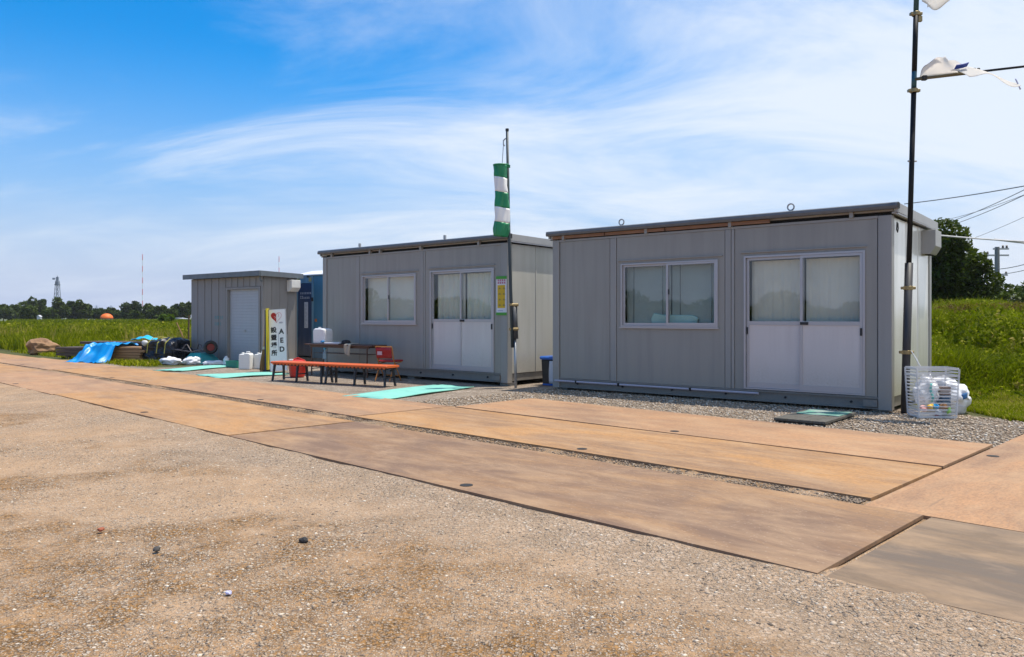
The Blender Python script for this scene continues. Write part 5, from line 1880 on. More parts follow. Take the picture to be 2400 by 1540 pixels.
    o = blob('sack_body', mat('shiny_sack', (0.80, 0.81, 0.84), 0.25, col2=(0.6, 0.64, 0.72), scale=5), S, (0.26, 0.20, 0.21), 2.0, 0.30, 31, 4, (0.0, 0, 0.23), 0, flat=-0.22)
    for v in o.data.vertices:
        v.co.z += -0.35 * v.co.x * (1 if v.co.z > 0 else 0.2)
    pb = MB()
    pb.grid(lambda u, v: (-0.02 + 0.13 * u, -0.222 + 0.05 * u * u, 0.19 + 0.07 * v + 0.02 * u), 6, 4)
    pb.build('blue_print', mat('sack_print', (0.02, 0.13, 0.36), 0.4), S, smooth=True, solid=0.004)
    MB().tube([(-0.16, -0.12, 0.36), (-0.17, -0.13, 0.30), (-0.16, -0.14, 0.16)], 0.014, 6).build('teal_tie', mat('sack_tie', (0.05, 0.38, 0.45), 0.5), S)
    MB().lathe([(0.13, 0.0), (0.15, 0.02), (0.16, 0.10)], (0.02, -0.02, 0.0), 16).build('sack_foot', m_, S)
    # cord tied from the pole to the crate
    o = MB()
    o.tube([(5.07, 9.915, 0.80), (5.10, 9.85, 0.70), (5.125, 9.80, 0.61)], 0.007, 5)
    tag(o.build('tie_cord', mat('white_cord', (0.7, 0.7, 0.68), 0.7)), 'short white cord tying the crate to the tall pole', 'cord')


trash()


# ------------------------------------------------------------------ poster on the middle office
def poster():
    p = office2.matrix_basis
    L, zt, zb = o2['L'], 1.935, 1.245
    x0, x1 = L - 0.205 - 0.05, L - 0.012
    T = thing('safety_poster', 'vertical green, white and yellow notice on the middle office corner', 'poster', p @ Vector((x0, -0.012, zb)), RZ2)
    W, H = x1 - x0, zt - zb
    mg = mat('poster_green', (0.06, 0.32, 0.035), 0.5)
    mw = mat('poster_white', (0.66, 0.67, 0.72), 0.5, amount=0.1)
    my = mat('poster_yellow', (0.62, 0.40, 0.008), 0.5)
    mm = mat('poster_magenta', (0.42, 0.03, 0.14), 0.5)
    mk = mat('poster_grey', (0.24, 0.19, 0.06), 0.6)
    MB().box(0, W, 0, 0.006, 0, H).build('sheet', mw, T)
    MB().box(-0.004, W + 0.004, -0.003, -0.0005, H - 0.048, H + 0.004).build('green_band', mg, T)
    MB().box(-0.004, W + 0.004, -0.003, -0.0005, -0.004, 0.046).build('green_band', mg, T)
    MB().box(0.03, W - 0.035, -0.003, -0.0005, 0.125, H - 0.155).build('yellow_field', my, T)
    t = MB()
    r_ = random.Random(4)
    for row in range(2):
        for i in range(4):
            x = 0.032 + i * 0.05
            z = H - 0.085 - row * 0.045
            for j in range(3):
                t.box(x, x + 0.036, -0.0032, -0.0006, z + j * 0.012, z + j * 0.012 + 0.0065)
            t.box(x + 0.013, x + 0.022, -0.0034, -0.0008, z, z + 0.032)
    t.build('heading_print', mm, T)
    t = MB()
    for row in range(4):
        for c in range(2):
            x = 0.058 + c * 0.10
            z = 0.165 + row * 0.10
            t.box(x, x + 0.058, -0.0056, -0.0032, z, z + 0.009)
            t.box(x + 0.006, x + 0.048, -0.0056, -0.0032, z + 0.016, z + 0.023)
            t.box(x + 0.02, x + 0.03, -0.0058, -0.0034, z - 0.004, z + 0.026)
    t.build('small_print', mk, T)['kind'] = 'stuff'
    MB().box(0.035, 0.16, -0.003, -0.0006, 0.072, 0.084).build('foot_print', mat('poster_blue', (0.30, 0.34, 0.55), 0.6), T)


poster()
# pale teal block on the sill inside the right-hand office window
o = MB()
o.prism([(0, 0, 0), (0.75, 0, 0), (0.78, 0, 0.12), (0.70, 0, 0.165), (0.2, 0, 0.17), (0.03, 0, 0.20), (-0.02, 0, 0.10)], (0, 0.035, 0))
o = o.build('pale_teal_block', mat('pale_teal_surface', (0.42, 0.62, 0.58), 0.8), None, bevel=0.012,
            loc=office1.matrix_basis @ Vector((1.86, 0.09, 1.096)), rot=(0, 0, RZ1))
tag(o, 'pale teal block inside the right office window, on the sill', 'cloth')


# ------------------------------------------------------------------ vegetation
def leaf_material(name, c_dark, c_light, c_dry=None, rough=0.55, trans=0.28):
    m, n, l, b = newmat(name)
    a = N(n, 'ShaderNodeAttribute', attribute_name='tint')
    stops = [(0.0, c_dark), (0.75, c_light)]
    if c_dry:
        stops.append((0.97, c_dry))
    c = ramp(n, l, a.outputs['Fac'], stops)
    l.new(c, b.inputs['Base Color'])
    b.inputs['Roughness'].default_value = rough
    b.inputs['Specular IOR Level'].default_value = 0.12
    tr = N(n, 'ShaderNodeBsdfTranslucent')
    l.new(mixc(n, l, 0.5, c, (0.26, 0.40, 0.008, 1)), tr.inputs[0])
    mx = N(n, 'ShaderNodeMixShader')
    mx.inputs[0].default_value = trans
    out = [q for q in n if q.type == 'OUTPUT_MATERIAL'][0]
    l.new(b.outputs[0], mx.inputs[1])
    l.new(tr.outputs[0], mx.inputs[2])
    l.new(mx.outputs[0], out.inputs[0])
    return m


def blades(X, Y, Z, H, W, lean, tint, seed):
    """curved grass blades, 5 vertices and 3 triangles each -> arrays"""
    r = np.random.default_rng(seed)
    n = len(X)
    a = r.uniform(0, 2 * np.pi, n)
    b = r.uniform(0, 2 * np.pi, n)
    dx, dy = np.cos(a) * W * 0.5, np.sin(a) * W * 0.5
    lx, ly = np.cos(b) * lean * H, np.sin(b) * lean * H
    V = np.empty((n, 5, 3))
    V[:, 0] = np.stack([X - dx, Y - dy, Z], -1)
    V[:, 1] = np.stack([X + dx, Y + dy, Z], -1)
    V[:, 2] = np.stack([X + lx * 0.3 - dx * 0.85, Y + ly * 0.3 - dy * 0.85, Z + H * 0.55], -1)
    V[:, 3] = np.stack([X + lx * 0.3 + dx * 0.85, Y + ly * 0.3 + dy * 0.85, Z + H * 0.55], -1)
    V[:, 4] = np.stack([X + lx, Y + ly, Z + H * (1 - 0.3 * lean)], -1)
    o = (np.arange(n) * 5)[:, None]
    F = np.concatenate([o + np.array([[0, 1, 3]]), o + np.array([[0, 3, 2]]), o + np.array([[2, 3, 4]])], 0)
    return V.reshape(-1, 3), F, np.repeat(tint, 5)


def leaves(P, size, seed, up=0.35):
    """small leaf-shaped quads with random set; P (n,3)"""
    r = np.random.default_rng(seed)
    n = len(P)
    nrm = r.normal(size=(n, 3))
    nrm[:, 2] = np.abs(nrm[:, 2]) + up
    nrm /= np.linalg.norm(nrm, axis=1)[:, None]
    t = np.cross(nrm, r.normal(size=(n, 3)))
    t /= np.linalg.norm(t, axis=1)[:, None]
    b = np.cross(nrm, t)
    s = (size * r.uniform(0.6, 1.4, n))[:, None] if np.ndim(size) == 0 else (size * r.uniform(0.6, 1.4, n))[:, None]
    V = np.stack([P - t * s, P - b * s * 0.55, P + t * s, P + b * s * 0.55], 1)
    o = (np.arange(n) * 4)[:, None]
    F = np.concatenate([o + np.array([[0, 1, 2]]), o + np.array([[0, 2, 3]])], 0)
    return V.reshape(-1, 3), F


def join(parts):
    Vs, Fs, Ts, o = [], [], [], 0
    for V, F, t in parts:
        Vs.append(V)
        Fs.append(F + o)
        Ts.append(t)
        o += len(V)
    return np.concatenate(Vs), np.concatenate(Fs), np.concatenate(Ts)


M_grass = leaf_material('meadow_grass', (0.060, 0.082, 0.002), (0.290, 0.305, 0.004), (0.42, 0.31, 0.09), 0.75)
M_weed = leaf_material('weed_leaf', (0.030, 0.065, 0.010), (0.105, 0.175, 0.020), (0.22, 0.19, 0.07))


def veg_left():
    r = np.random.default_rng(11)
    parts = []
    # tall weeds, Z 24..70, dense near
    def scatter(n, y0, y1, xl, xr, p=1.0):
        y = y0 + (y1 - y0) * r.random(n) ** p
        x = xl(y) + (xr(y) - xl(y)) * r.random(n)
        return x, y
    xl = lambda y: -0.70 * y - 3
    xr = lambda y: np.where(y < 27, -9.3 + 0 * y, -0.31 * y + 1.5)
    x, y = scatter(90000, 23.6, 75, xl, xr, 1.7)
    n_ = x * ND.x + y * ND.y
    keep = (n_ > 7.5 + 0.6 * (fbm(x, y, 0.5, 3, 2) - .5)) & ~((x > -13.3) & (y < 24.6)) & ~((x > -16.3) & (x < -14.6) & (y < 26.2))
    x, y = x[keep], y[keep]
    clump = np.clip((fbm(x, y, 0.6, 4, 41) - 0.5) * 2.0 + 0.5, 0, 1)
    ht = (0.22 + 0.80 * clump) * r.uniform(0.6, 1.15, len(x)) * (0.32 + 0.68 * sstep(0.0, 3.5, (x * ND.x + y * ND.y) - 7.6 + 1.5 * (y > 25.5)))
    tint = np.clip(0.40 + 0.8 * (fbm(x, y, 0.8, 3, 51) - 0.5) + r.normal(0, 0.16, len(x)) + 0.35 * (r.random(len(x)) < 0.06), 0, 1)
    w = 0.016 + 0.0007 * y
    parts.append(blades(x, y, -0.02 + 0 * x, ht, w, r.uniform(0.1, 0.5, len(x)), tint, 1))
    # broad leaves amongst them
    x, y = scatter(60000, 24.0, 60, xl, xr, 1.6)
    n_ = x * ND.x + y * ND.y
    keep = (n_ > 7.9) & ~((x > -13.3) & (y < 24.6)) & ~((x > -16.3) & (x < -14.6) & (y < 26.2))
    x, y = x[keep], y[keep]
    hmax = (0.15 + 0.80 * np.clip((fbm(x, y, 0.6, 4, 41) - 0.5) * 2.0 + 0.5, 0, 1)) * (0.35 + 0.65 * sstep(0, 3.5, x * ND.x + y * ND.y - 7.6))
    z = hmax * r.random(len(x)) ** 0.5
    V, F = leaves(np.stack([x, y, z], -1), 0.035 + 0.0010 * y, 5, 0.0)
    parts.append((V, F, np.repeat(np.clip(0.35 + 0.9 * (fbm(x, y, 0.9, 3, 71) - 0.5) + r.normal(0, 0.14, len(x)), 0, 0.9), 4)))
    # dry beige stalks standing in patches
    x, y = scatter(16000, 24.5, 60, xl, xr, 1.5)
    k = (fbm(x, y, 0.4, 3, 19) > 0.55) & (x * ND.x + y * ND.y > 9)
    x, y = x[k], y[k]
    parts.append(blades(x, y, -0.02 + 0 * x, r.uniform(0.5, 1.05, len(x)), 0.012 + 0.0004 * y, r.uniform(0.05, 0.3, len(x)), 0.93 + 0.07 * r.random(len(x)), 6))
    # far field: coarser tufts to the tree line
    x, y = scatter(26000, 70, 190, lambda y: -0.62 * y - 3, lambda y: -0.27 * y, 1.4)
    tint = np.clip(0.28 + 0.5 * (fbm(x, y, 0.05, 3, 81) - 0.5) + r.normal(0, 0.10, len(x)), 0, 1)
    parts.append(blades(x, y, -0.25 + 0 * x, r.uniform(0.75, 1.25, len(x)), 0.004 * y, r.uniform(0.1, 0.5, len(x)), tint, 3))
    V, F, t = join(parts)
    o = npmesh('weeds', V, F, M_grass, dict(tint=t))
    tag(o, 'tall green weeds filling the field on the left', 'weeds', kind='stuff')
    # short grass along the plates and round the timber
    x = r.uniform(-20, -8.9, 30000)
    y = r.uniform(19.5, 27.5, 30000)
    nn, tt, g, gv = zones(x, y)
    d = nn - 6.98 - 0.25 * fbm(x, y, 1.3, 3, 6)
    dens = np.where(d < 1.7, 1.0, 0.25) * sstep(0.48, 0.60, fbm(x, y, 1.0, 3, 12) + 0.22 * sstep(17.5, 19.5, tt))
    k = (d > 0) & (r.random(len(x)) < dens) & (tt > 16.2)
    x, y = x[k], y[k]
    tint = np.clip(0.62 + r.normal(0, 0.16, len(x)), 0, 1)
    V, F, t = blades(x, y, -0.02 + 0 * x, r.uniform(0.05, 0.19, len(x)), 0.028 + 0 * x, r.uniform(0.3, 0.9, len(x)), tint, 4)
    tag(npmesh('short_grass', V, F, M_grass, dict(tint=t)), 'short bright grass along the plates by the timber', 'grass', kind='stuff')


veg_left()


def veg_right():
    r = np.random.default_rng(23)
    parts = []
    n = 115000
    y = 9.0 + 19 * r.random(n) ** 1.5
    xl = 0.50 * y + 0.2
    xr = 0.70 * y + 0.6
    x = xl + (xr - xl) * r.random(n)
    # keep clear of the office itself
    def inside(x, y, m=0.12):
        c, s = math.cos(RZ1), math.sin(RZ1)
        dx, dy = x - 0.6925, y - 13.34
        u, v = dx * c + dy * s, -dx * s + dy * c
        return (u > -m) & (u < o1['L'] + m) & (v > -m) & (v < o1['D'] + m)
    _, _, g, _ = zones(x, y)
    k = (g > 0.5) & ~inside(x, y) & ~((x > 4.85) & (x < 5.95) & (y > 9.35) & (y < 10.3))
    x, y = x[k], y[k]
    z = bank(x, y) - 0.02
    q = y + 0.25 * (x - 6)
    tallz = sstep(10.8, 13.5, q)
    cl = fbm(x, y, 0.7, 4, 91)
    cl = np.clip((cl - 0.5) * 2.2 + 0.45, 0.02, 1)
    h = (0.06 + 0.12 * cl) * (1 - tallz) + tallz * (0.10 + 0.72 * cl)
    h = h * r.uniform(0.55, 1.2, len(x))
    yellow = 0.22 * (1 - tallz) + 0.25 * sstep(17, 20, q) * sstep(0.5, 0.65, fbm(x, y, 0.35, 3, 17))
    tint = np.clip(0.43 + 0.5 * (r.random(len(x)) < 0.07) + yellow + 0.75 * (fbm(x, y, 0.9, 3, 95) - 0.5) * 1.3 + r.normal(0, 0.2, len(x)), 0, 1)
    parts.append(blades(x, y, z, h, 0.011 + 0.0007 * y, r.uniform(0.15, 0.75, len(x)), tint, 7))
    n = 80000
    y = 11.2 + 17 * r.random(n) ** 1.3
    x = (0.50 * y + 0.2) + (0.20 * y + 0.4) * r.random(n)
    _, _, g, _ = zones(x, y)
    k = (g > 0.5) & ~inside(x, y) & (fbm(x, y, 0.8, 3, 97) > 0.42)
    x, y = x[k], y[k]
    q = y + 0.25 * (x - 6)
    hm = (0.06 + 0.70 * np.clip((fbm(x, y, 0.7, 4, 91) - 0.5) * 2.2 + 0.45, 0.02, 1)) * sstep(10.8, 13.5, q)
    z = bank(x, y) + hm * r.random(len(x)) ** 0.6
    V, F = leaves(np.stack([x, y, z], -1), 0.020 + 0.0008 * y, 8, 0.0)
    parts.append((V, F, np.repeat(np.clip(0.36 + 0.9 * (fbm(x, y, 1.1, 3, 99) - 0.5) + r.normal(0, 0.13, len(x)), 0, 0.85), 4)))
    # single weed plants: a stem set with leaves, each plant its own green
    k = 2300
    py_ = 11.4 + 14 * r.random(k)
    px_ = (0.50 * py_ + 0.2) + (0.20 * py_ + 0.4) * r.random(k)
    _, _, g, _ = zones(px_, py_)
    kk = (g > 0.5) & ~inside(px_, py_, 0.3)
    px_, py_ = px_[kk], py_[kk]
    k = len(px_)
    qq = py_ + 0.25 * (px_ - 6)
    ph = r.uniform(0.20, 0.85, k) * sstep(10.9, 13.6, qq) * (1 - 0.6 * sstep(15.5, 20.5, qq)) * (0.45 + 1.1 * sstep(0.40, 0.62, fbm(px_, py_, 0.5, 3, 55)))
    pt_ = np.clip(r.normal(0.30, 0.20, k) + 0.55 * (r.random(k) < 0.10), 0, 1.0)
    lean_x, lean_y = r.normal(0, 0.12, k), r.normal(0, 0.12, k)
    m_ = 34
    f_ = np.tile(np.linspace(0.12, 1.0, m_), k)
    rep_ = lambda q: np.repeat(q, m_)
    spread = 0.10 * (1.15 - f_)
    P = np.stack([rep_(px_) + rep_(lean_x * ph) * f_ + r.normal(0, 1, k * m_) * spread,
                  rep_(py_) + rep_(lean_y * ph) * f_ + r.normal(0, 1, k * m_) * spread,
                  rep_(bank(px_, py_)) + rep_(ph) * f_], -1)
    V, F = leaves(P, 0.030 + 0.0009 * P[:, 1], 18, 0.1)
    parts.append((V, F, np.repeat(np.clip(rep_(pt_) + r.normal(0, 0.08, len(P)), 0, 1.0), 4)))
    parts.append(blades(px_, py_, bank(px_, py_), ph * 1.05, 0.014 + 0 * px_, r.uniform(0.05, 0.2, k), pt_, 19))
    V, F, t = join(parts)
    tag(npmesh('bank_grass', V, F, M_grass, dict(tint=t)), 'rough green grass and weeds covering the bank on the right', 'grass', kind='stuff')
    # russet seed heads along the crest
    n = 5200
    y = r.uniform(20.5, 27.5, n)
    x = (0.50 * y + 0.2) + (0.20 * y + 0.6) * r.random(n)
    k = (fbm(x, y, 0.6, 3, 33) > 0.50)
    x, y = x[k], y[k]
    z = bank(x, y) + 0.35 * (fbm(x, y, 0.9, 3, 44) - 0.5)
    parts = [blades(x, y, z, r.uniform(0.35, 0.60, len(x)), 0.014 + 0 * x, r.uniform(0.02, 0.2, len(x)), r.uniform(0.1, 0.9, len(x)), 9)]
    P = np.stack([x, y, z + 0.30], -1)
    P = np.repeat(P, 8, 0) + np.stack([r.normal(0, 0.035, len(x) * 8), r.normal(0, 0.035, len(x) * 8), r.uniform(-0.05, 0.30, len(x) * 8)], -1)
    V, F = leaves(P, 0.030, 10)
    parts.append((V, F, np.repeat(r.uniform(0, 1, len(P)), 4)))
    V, F, t = join(parts)
    md = leaf_material('russet_seed_head', (0.055, 0.022, 0.010), (0.15, 0.055, 0.018), (0.20, 0.10, 0.03))
    tag(npmesh('russet_weeds', V, F, md, dict(tint=t)), 'russet brown seed heads of dock along the top of the bank', 'weeds', kind='stuff')


veg_right()


def tree(name, label, loc, height, radius, n_leaf, leaf, material, seed, lobes=9, squash=0.8, base=0.12, group=None, cat='tree', trunk=True):
    r = np.random.default_rng(seed)
    T = thing(name, label, cat, loc, 0, group)
    # lobes spread over the crown
    cz = height * (base + (1 - base) * 0.5)
    hz = height * (1 - base) * 0.5
    L = []
    for i in range(lobes):
        d = r.normal(size=3)
        d /= np.linalg.norm(d)
        k = r.uniform(0.45, 0.85)
        c = np.array([d[0] * radius * k, d[1] * radius * k, cz + d[2] * hz * k])
        L.append((c, r.uniform(0.26, 0.50)))
    L.append((np.array([0, 0, cz]), 0.7))
    P, Tn = [], []
    for c, s in L:
        m = max(30, int(n_leaf * s ** 2 / sum(q[1] ** 2 for q in L)))
        d = r.normal(size=(m, 3))
        d /= np.linalg.norm(d, axis=1)[:, None]
        rr = s * r.uniform(0.45, 1.0, m) ** 0.5
        rr *= 1 + 0.25 * (fbm(d[:, 0] * 2 + seed, d[:, 1] * 2 + d[:, 2] * 1.7, 1.2, 3, seed) - 0.5) * 2
        p = c + d * rr[:, None] * np.array([radius, radius, hz * squash])
        P.append(p)
        Tn.append(np.clip(r.normal(0.42, 0.16, m) + r.normal(0, 0.15), 0, 0.95))
    P = np.concatenate(P)
    Tn = np.concatenate(Tn)
    k = P[:, 2] > height * base * 0.25
    P, Tn = P[k], Tn[k]
    V, F = leaves(P, leaf, seed + 1)
    npmesh('crown', V, F, material, dict(tint=np.repeat(Tn, 4)), parent=T)
    if trunk:
        mb = MB()
        r0 = max(0.05, height * 0.028)
        mb.tube([(0, 0, -0.3), (r0 * 0.3, 0, height * 0.3), (0, r0 * 0.4, cz + hz * 0.5)], [r0, r0 * 0.75, r0 * 0.25], 8)
        for c, s in L[:6]:
            b0_ = height * r.uniform(0.22, 0.45)
            mb.tube([(0, 0, b0_), tuple(c * np.array([0.5, 0.5, 0.5]) + np.array([0, 0, b0_ * 0.5])), tuple(c)], [r0 * 0.45, r0 * 0.3, r0 * 0.1], 6)
        mb.build('trunk', M_bark, T)
    return T


M_bark = mat('bark', (0.075, 0.055, 0.042), 0.9, col2=(0.04, 0.03, 0.025), scale=12, amount=0.8, bump=0.6, bscale=25)
M_tree = leaf_material('broadleaf_dark', (0.008, 0.020, 0.004), (0.062, 0.090, 0.008), trans=0.12)
M_tree2 = leaf_material('broadleaf_olive', (0.014, 0.030, 0.005), (0.070, 0.100, 0.012), trans=0.12)
M_tree3 = leaf_material('broadleaf_blue', (0.007, 0.018, 0.008), (0.030, 0.055, 0.014), trans=0.1)

# big tree on the bank, shrubs and what stands round it
tree('broadleaf_tree', 'large dense dark green tree behind the right office and the bank', (21.6, 40.5, 0.6), 5.7, 3.2, 30000, 0.115, M_tree, 3, lobes=20, base=0.02)
tree('broadleaf_tree', 'narrow tree top peeking above the vent box behind the office', (22.9, 42.0, 0.6), 6.2, 1.0, 6000, 0.105, M_tree2, 12, lobes=8, base=0.1)
tree('shrub', 'low green shrub below the blue roof on the bank', (27.2, 44.0, 0.7), 1.7, 1.5, 2200, 0.13, M_tree2, 5, lobes=7, base=0.0, cat='shrub')
tree('shrub', 'rounded green shrub at the right edge of the picture', (31.2, 48.0, 0.7), 2.9, 2.6, 4200, 0.15, M_tree2, 6, lobes=9, base=0.0, cat='shrub')


def blue_house():
    T = thing('blue_shed', 'small building with a bright blue roof half hidden on the bank', 'building', (28.7, 50.0, 0.75), R(12))
    mbr = mat('blue_roof_sheet', (0.012, 0.065, 0.26), 0.45, col2=(0.012, 0.05, 0.2), scale=2)
    mwl = mat('hut_wall', (0.30, 0.32, 0.34), 0.7)
    MB().box(-0.9, 1.5, 0, 2.0, 0, 1.25).build('wall', mwl, T)
    r_ = MB()
    r_.prism([(-1.2, -0.3, 1.15), (-1.2, 2.3, 1.75), (-1.2, 2.3, 1.82), (-1.2, -0.3, 1.22)], (3.0, 0, 0))
    r_.build('roof', mbr, T)
    MB().box(-1.2, 1.8, -0.32, -0.301, 0.80, 1.24).build('roof_skirt', mbr, T)
    MB().box(-0.2, 0.3, -0.012, -0.001, 0.3, 0.78).build('window', M_dark, T)


blue_house()


def marker_post():
    T = thing('marker_post', 'small white marker post with a cap standing on the bank', 'post', (15.05, 26.3, 0.95), 0)
    mw = mat('post_white', (0.55, 0.58, 0.62), 0.6)
    MB().tube([(0, 0, 0), (0, 0, 0.62)], 0.035, 8).build('post', mw, T)
    MB().prism([(-0.10, -0.03, 0.5), (0.10, -0.03, 0.5), (0.10, -0.03, 0.60), (0, -0.03, 0.70), (-0.10, -0.03, 0.60)], (0, 0.06, 0)).build('cap', mw, T)


marker_post()


def utility_pole():
    bx_, by_ = 37.9, 61.0
    T = thing('utility_pole', 'concrete utility pole with crossarms beyond the bank', 'utility pole', (bx_, by_, 0.5), 0)
    mc = mat('pole_concrete', (0.22, 0.215, 0.21), 0.8)
    MB().tube([(0, 0, 0), (0, 0, 6.2)], [0.22, 0.17], 10).build('pole', mc, T)
    for z, x0, x1 in ((5.55, -0.85, 0.9), (6.05, -0.3, 0.9), (4.0, -0.2, 0.8)):
        MB().box(x0, x1, -0.06, 0.06, z - 0.06, z + 0.06).build('crossarm', M_galv, T)
    for x, z in ((-0.75, 5.62), (0.75, 6.11), (0.45, 6.11), (0.7, 4.06)):
        MB().lathe([(0.06, 0), (0.10, 0.06), (0.06, 0.12), (0.09, 0.18), (0.03, 0.24)], (x, 0, z), 8).build('insulator', mat('porcelain_dark', (0.12, 0.10, 0.09), 0.4), T)
    mk = mat('cable_grey', (0.17, 0.18, 0.20), 0.6)

    def wire(label, a, b, sag, r, m=mk, name='overhead_wire'):
        a, b = Vector(a), Vector(b)
        pts = []
        for i in range(17):
            t = i / 16
            p = a.lerp(b, t)
            p.z -= sag * 4 * t * (1 - t)
            pts.append(p)
        tag(MB().tube(pts, r, 5).build(name, m), label, 'cable', 'overhead wires at the right')
    pp = lambda u, v, Z: ((u - 1200) / 1830 * Z, Z, 1.23 + (743 - v) / 1830 * Z)
    wire('overhead wire rising right from behind the tall pole, topmost', pp(2120, 478, 30), pp(2460, 425, 24), 0.05, 0.018)
    wire('upper of the two close wires rising over the dark tree', pp(2205, 527, 55), pp(2460, 415, 34), 0.15, 0.020)
    wire('lower of the two close wires rising over the dark tree', pp(2215, 532, 55), pp(2460, 428, 34), 0.15, 0.020)
    wire('thin wire passing behind the dark tree top', pp(2195, 520, 70), pp(2460, 432, 50), 0.25, 0.018)
    wire('thin overhead wire lowest of the fan over the tree', pp(2200, 585, 60), pp(2460, 480, 45), 0.2, 0.014)
    wire('upper service wire running right from the utility pole', pp(2338, 631, 61), pp(2460, 600, 50), 0.15, 0.030)
    wire('lower service wire running right from the utility pole', pp(2338, 643, 61), pp(2460, 615, 50), 0.15, 0.026)
    mb_ = mat('pale_sleeve', (0.62, 0.60, 0.58), 0.7)
    wire('pale sleeved cable crossing level at the utility pole top', pp(2205, 552, 33), pp(2460, 569, 33), 0.03, 0.035, mb_)
    wire('second pale sleeved cable just under the first', pp(2330, 561, 33.5), pp(2460, 574, 33), 0.02, 0.045, mb_)


utility_pole()


# ------------------------------------------------------------------ far tree line, towers
def far_left():
    pp = lambda u, Z: ((u - 1200) / 1830 * Z, Z, -0.25)
    spec = [  # u, Z, top v, half width px, material
        (8, 205, 712, 22, 0, 'dark round tree at the left picture edge'),
        (33, 215, 722, 14, 1, 'small tree just right of the left edge tree'),
        (62, 220, 703, 26, 0, 'tallest dark tree of the far row, left of the lattice tower'),
        (67, 180, 718, 18, 1, 'pale olive bush in front of the tallest far tree'),
        (97, 225, 708, 13, 0, 'slim dark tree on the right shoulder of the tallest far tree'),
        (114, 195, 724, 16, 1, 'low olive tree between tallest far tree and the tower'),
        (142, 200, 708, 19, 0, 'dark tree at the foot of the lattice tower, left part'),
        (168, 205, 711, 22, 2, 'broad dark tree just right of the lattice tower'),
        (196, 205, 710, 22, 0, 'broad dark tree second to the right of the tower'),
        (225, 210, 721, 18, 2, 'lower dark tree left of the orange dome'),
        (263, 215, 725, 14, 0, 'small pointed dark tree above the orange dome'),
        (285, 215, 728, 15, 1, 'low tree just right of the orange dome'),
        (306, 205, 711, 25, 2, 'rounded dark tree left of the red and white mast'),
        (318, 180, 730, 14, 0, 'low dark bush under the rounded tree by the mast'),
        (350, 210, 712, 17, 0, 'dark tree right of the red and white mast'),
        (368, 185, 722, 21, 1, 'wide green tree before the shed, left one'),
        (392, 185, 722, 19, 1, 'wide green tree nearer the shed'),
        (412, 205, 712, 17, 2, 'dark tree top close to the shed'),
        (436, 205, 714, 16, 0, 'last dark tree touching the shed edge'),
        (385, 90, 737, 19, 3, 'pale green bush standing in the weeds before the far trees'),
    ]
    for i, (u, Z, v, hw, mi, lab) in enumerate(spec):
        h = (743 - v) / 1830 * Z + 1.48
        rad = hw / 1830 * Z
        m = (M_tree, M_tree2, M_tree3, M_weed)[mi]
        tree('broadleaf_tree' if mi != 3 else 'shrub', lab, pp(u, Z), h * 1.14, rad * 1.08, 1600, 0.0022 * Z, m, 100 + i, lobes=9, squash=0.95, base=0.0, group='far trees on the horizon', cat='tree' if mi != 3 else 'shrub')
    # orange dome
    Z = 170
    T = thing('orange_dome', 'bright orange dome roof low among the far trees', 'dome', pp(250, Z))
    MB().lathe([(1.32, 1.1), (1.30, 1.35), (1.12, 1.75), (0.8, 2.05), (0.4, 2.2), (0.0, 2.25)], (0, 0, 0), 20).build('canopy', mat('orange_canvas', (0.80, 0.16, 0.015), 0.6), T, smooth=True)
    MB().lathe([(1.28, 0.0), (1.28, 1.1)], (0, 0, 0), 16).build('side_wall', mat('dome_wall', (0.45, 0.42, 0.40), 0.7), T)
    # white hut / water tank and small pale sheds at the foot of the trees
    for (u, w_, h_, c, lab) in ((90, 0.7, 1.9, (0.66, 0.68, 0.72), 'small white cabin at the foot of the far trees'),
                                (172, 2.8, 0.9, (0.42, 0.42, 0.44), 'low pale wall left of the orange dome'),
                                (205, 2.2, 1.0, (0.5, 0.48, 0.5), 'small pale shed left of the orange dome'),
                                (300, 2.8, 0.9, (0.46, 0.46, 0.5), 'small pale shed right of the orange dome'),
                                (412, 3.6, 1.3, (0.40, 0.42, 0.45), 'low grey shed before the trees next to the shed')):
        x, y, z = pp(u, 172)
        T = thing('far_hut', lab, 'hut', (x, y, z), 0, 'small huts under the far trees')
        MB().box(-w_ / 2, w_ / 2, 0, w_, 0, h_ * 0.8).build('wall', mat('far_wall', c, 0.7), T)
        MB().prism([(-w_ / 2 - 0.1, -0.1, h_ * 0.801), (w_ / 2 + 0.1, -0.1, h_ * 0.801), (0, -0.1, h_)], (0, w_ + 0.2, 0)).build('roof', mat('far_roof', tuple(q * 0.8 for q in c), 0.6), T)
    # lattice tower with platform and dish
    Z = 420
    x, y, _ = pp(134.5, Z)
    T = thing('lattice_tower', 'grey lattice radio tower with antennas above the far trees', 'tower', (x, y, 0))
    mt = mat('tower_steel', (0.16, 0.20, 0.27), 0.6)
    H = (743 - 646) / 1830 * Z + 1.2
    def half(z):
        return 1.25 * (1 - z / H) + 0.5
    lg = MB()
    zs = np.linspace(0, H * 0.88, 10)
    for s in ((-1, -1), (1, -1), (1, 1), (-1, 1)):
        lg.tube([(s[0] * half(z), s[1] * half(z), z) for z in zs], 0.16, 5)
    lg.build('legs', mt, T)
    br = MB()
    for a, b in zip(zs[:-1], zs[1:]):
        for sy in (-1, 1):
            br.tube([(-half(a), sy * half(a), a), (half(b), sy * half(b), b)], 0.09, 4)
            br.tube([(half(a), sy * half(a), a), (-half(b), sy * half(b), b)], 0.09, 4)
        br.tube([(-half(b), -half(b), b), (half(b), -half(b), b)], 0.09, 4)
    br.build('bracing', mt, T)
    MB().lathe([(1.2, 0), (1.5, 0.2), (1.5, 0.5)], (0, 0, H * 0.78), 10).build('platform', mt, T)
    an = MB()
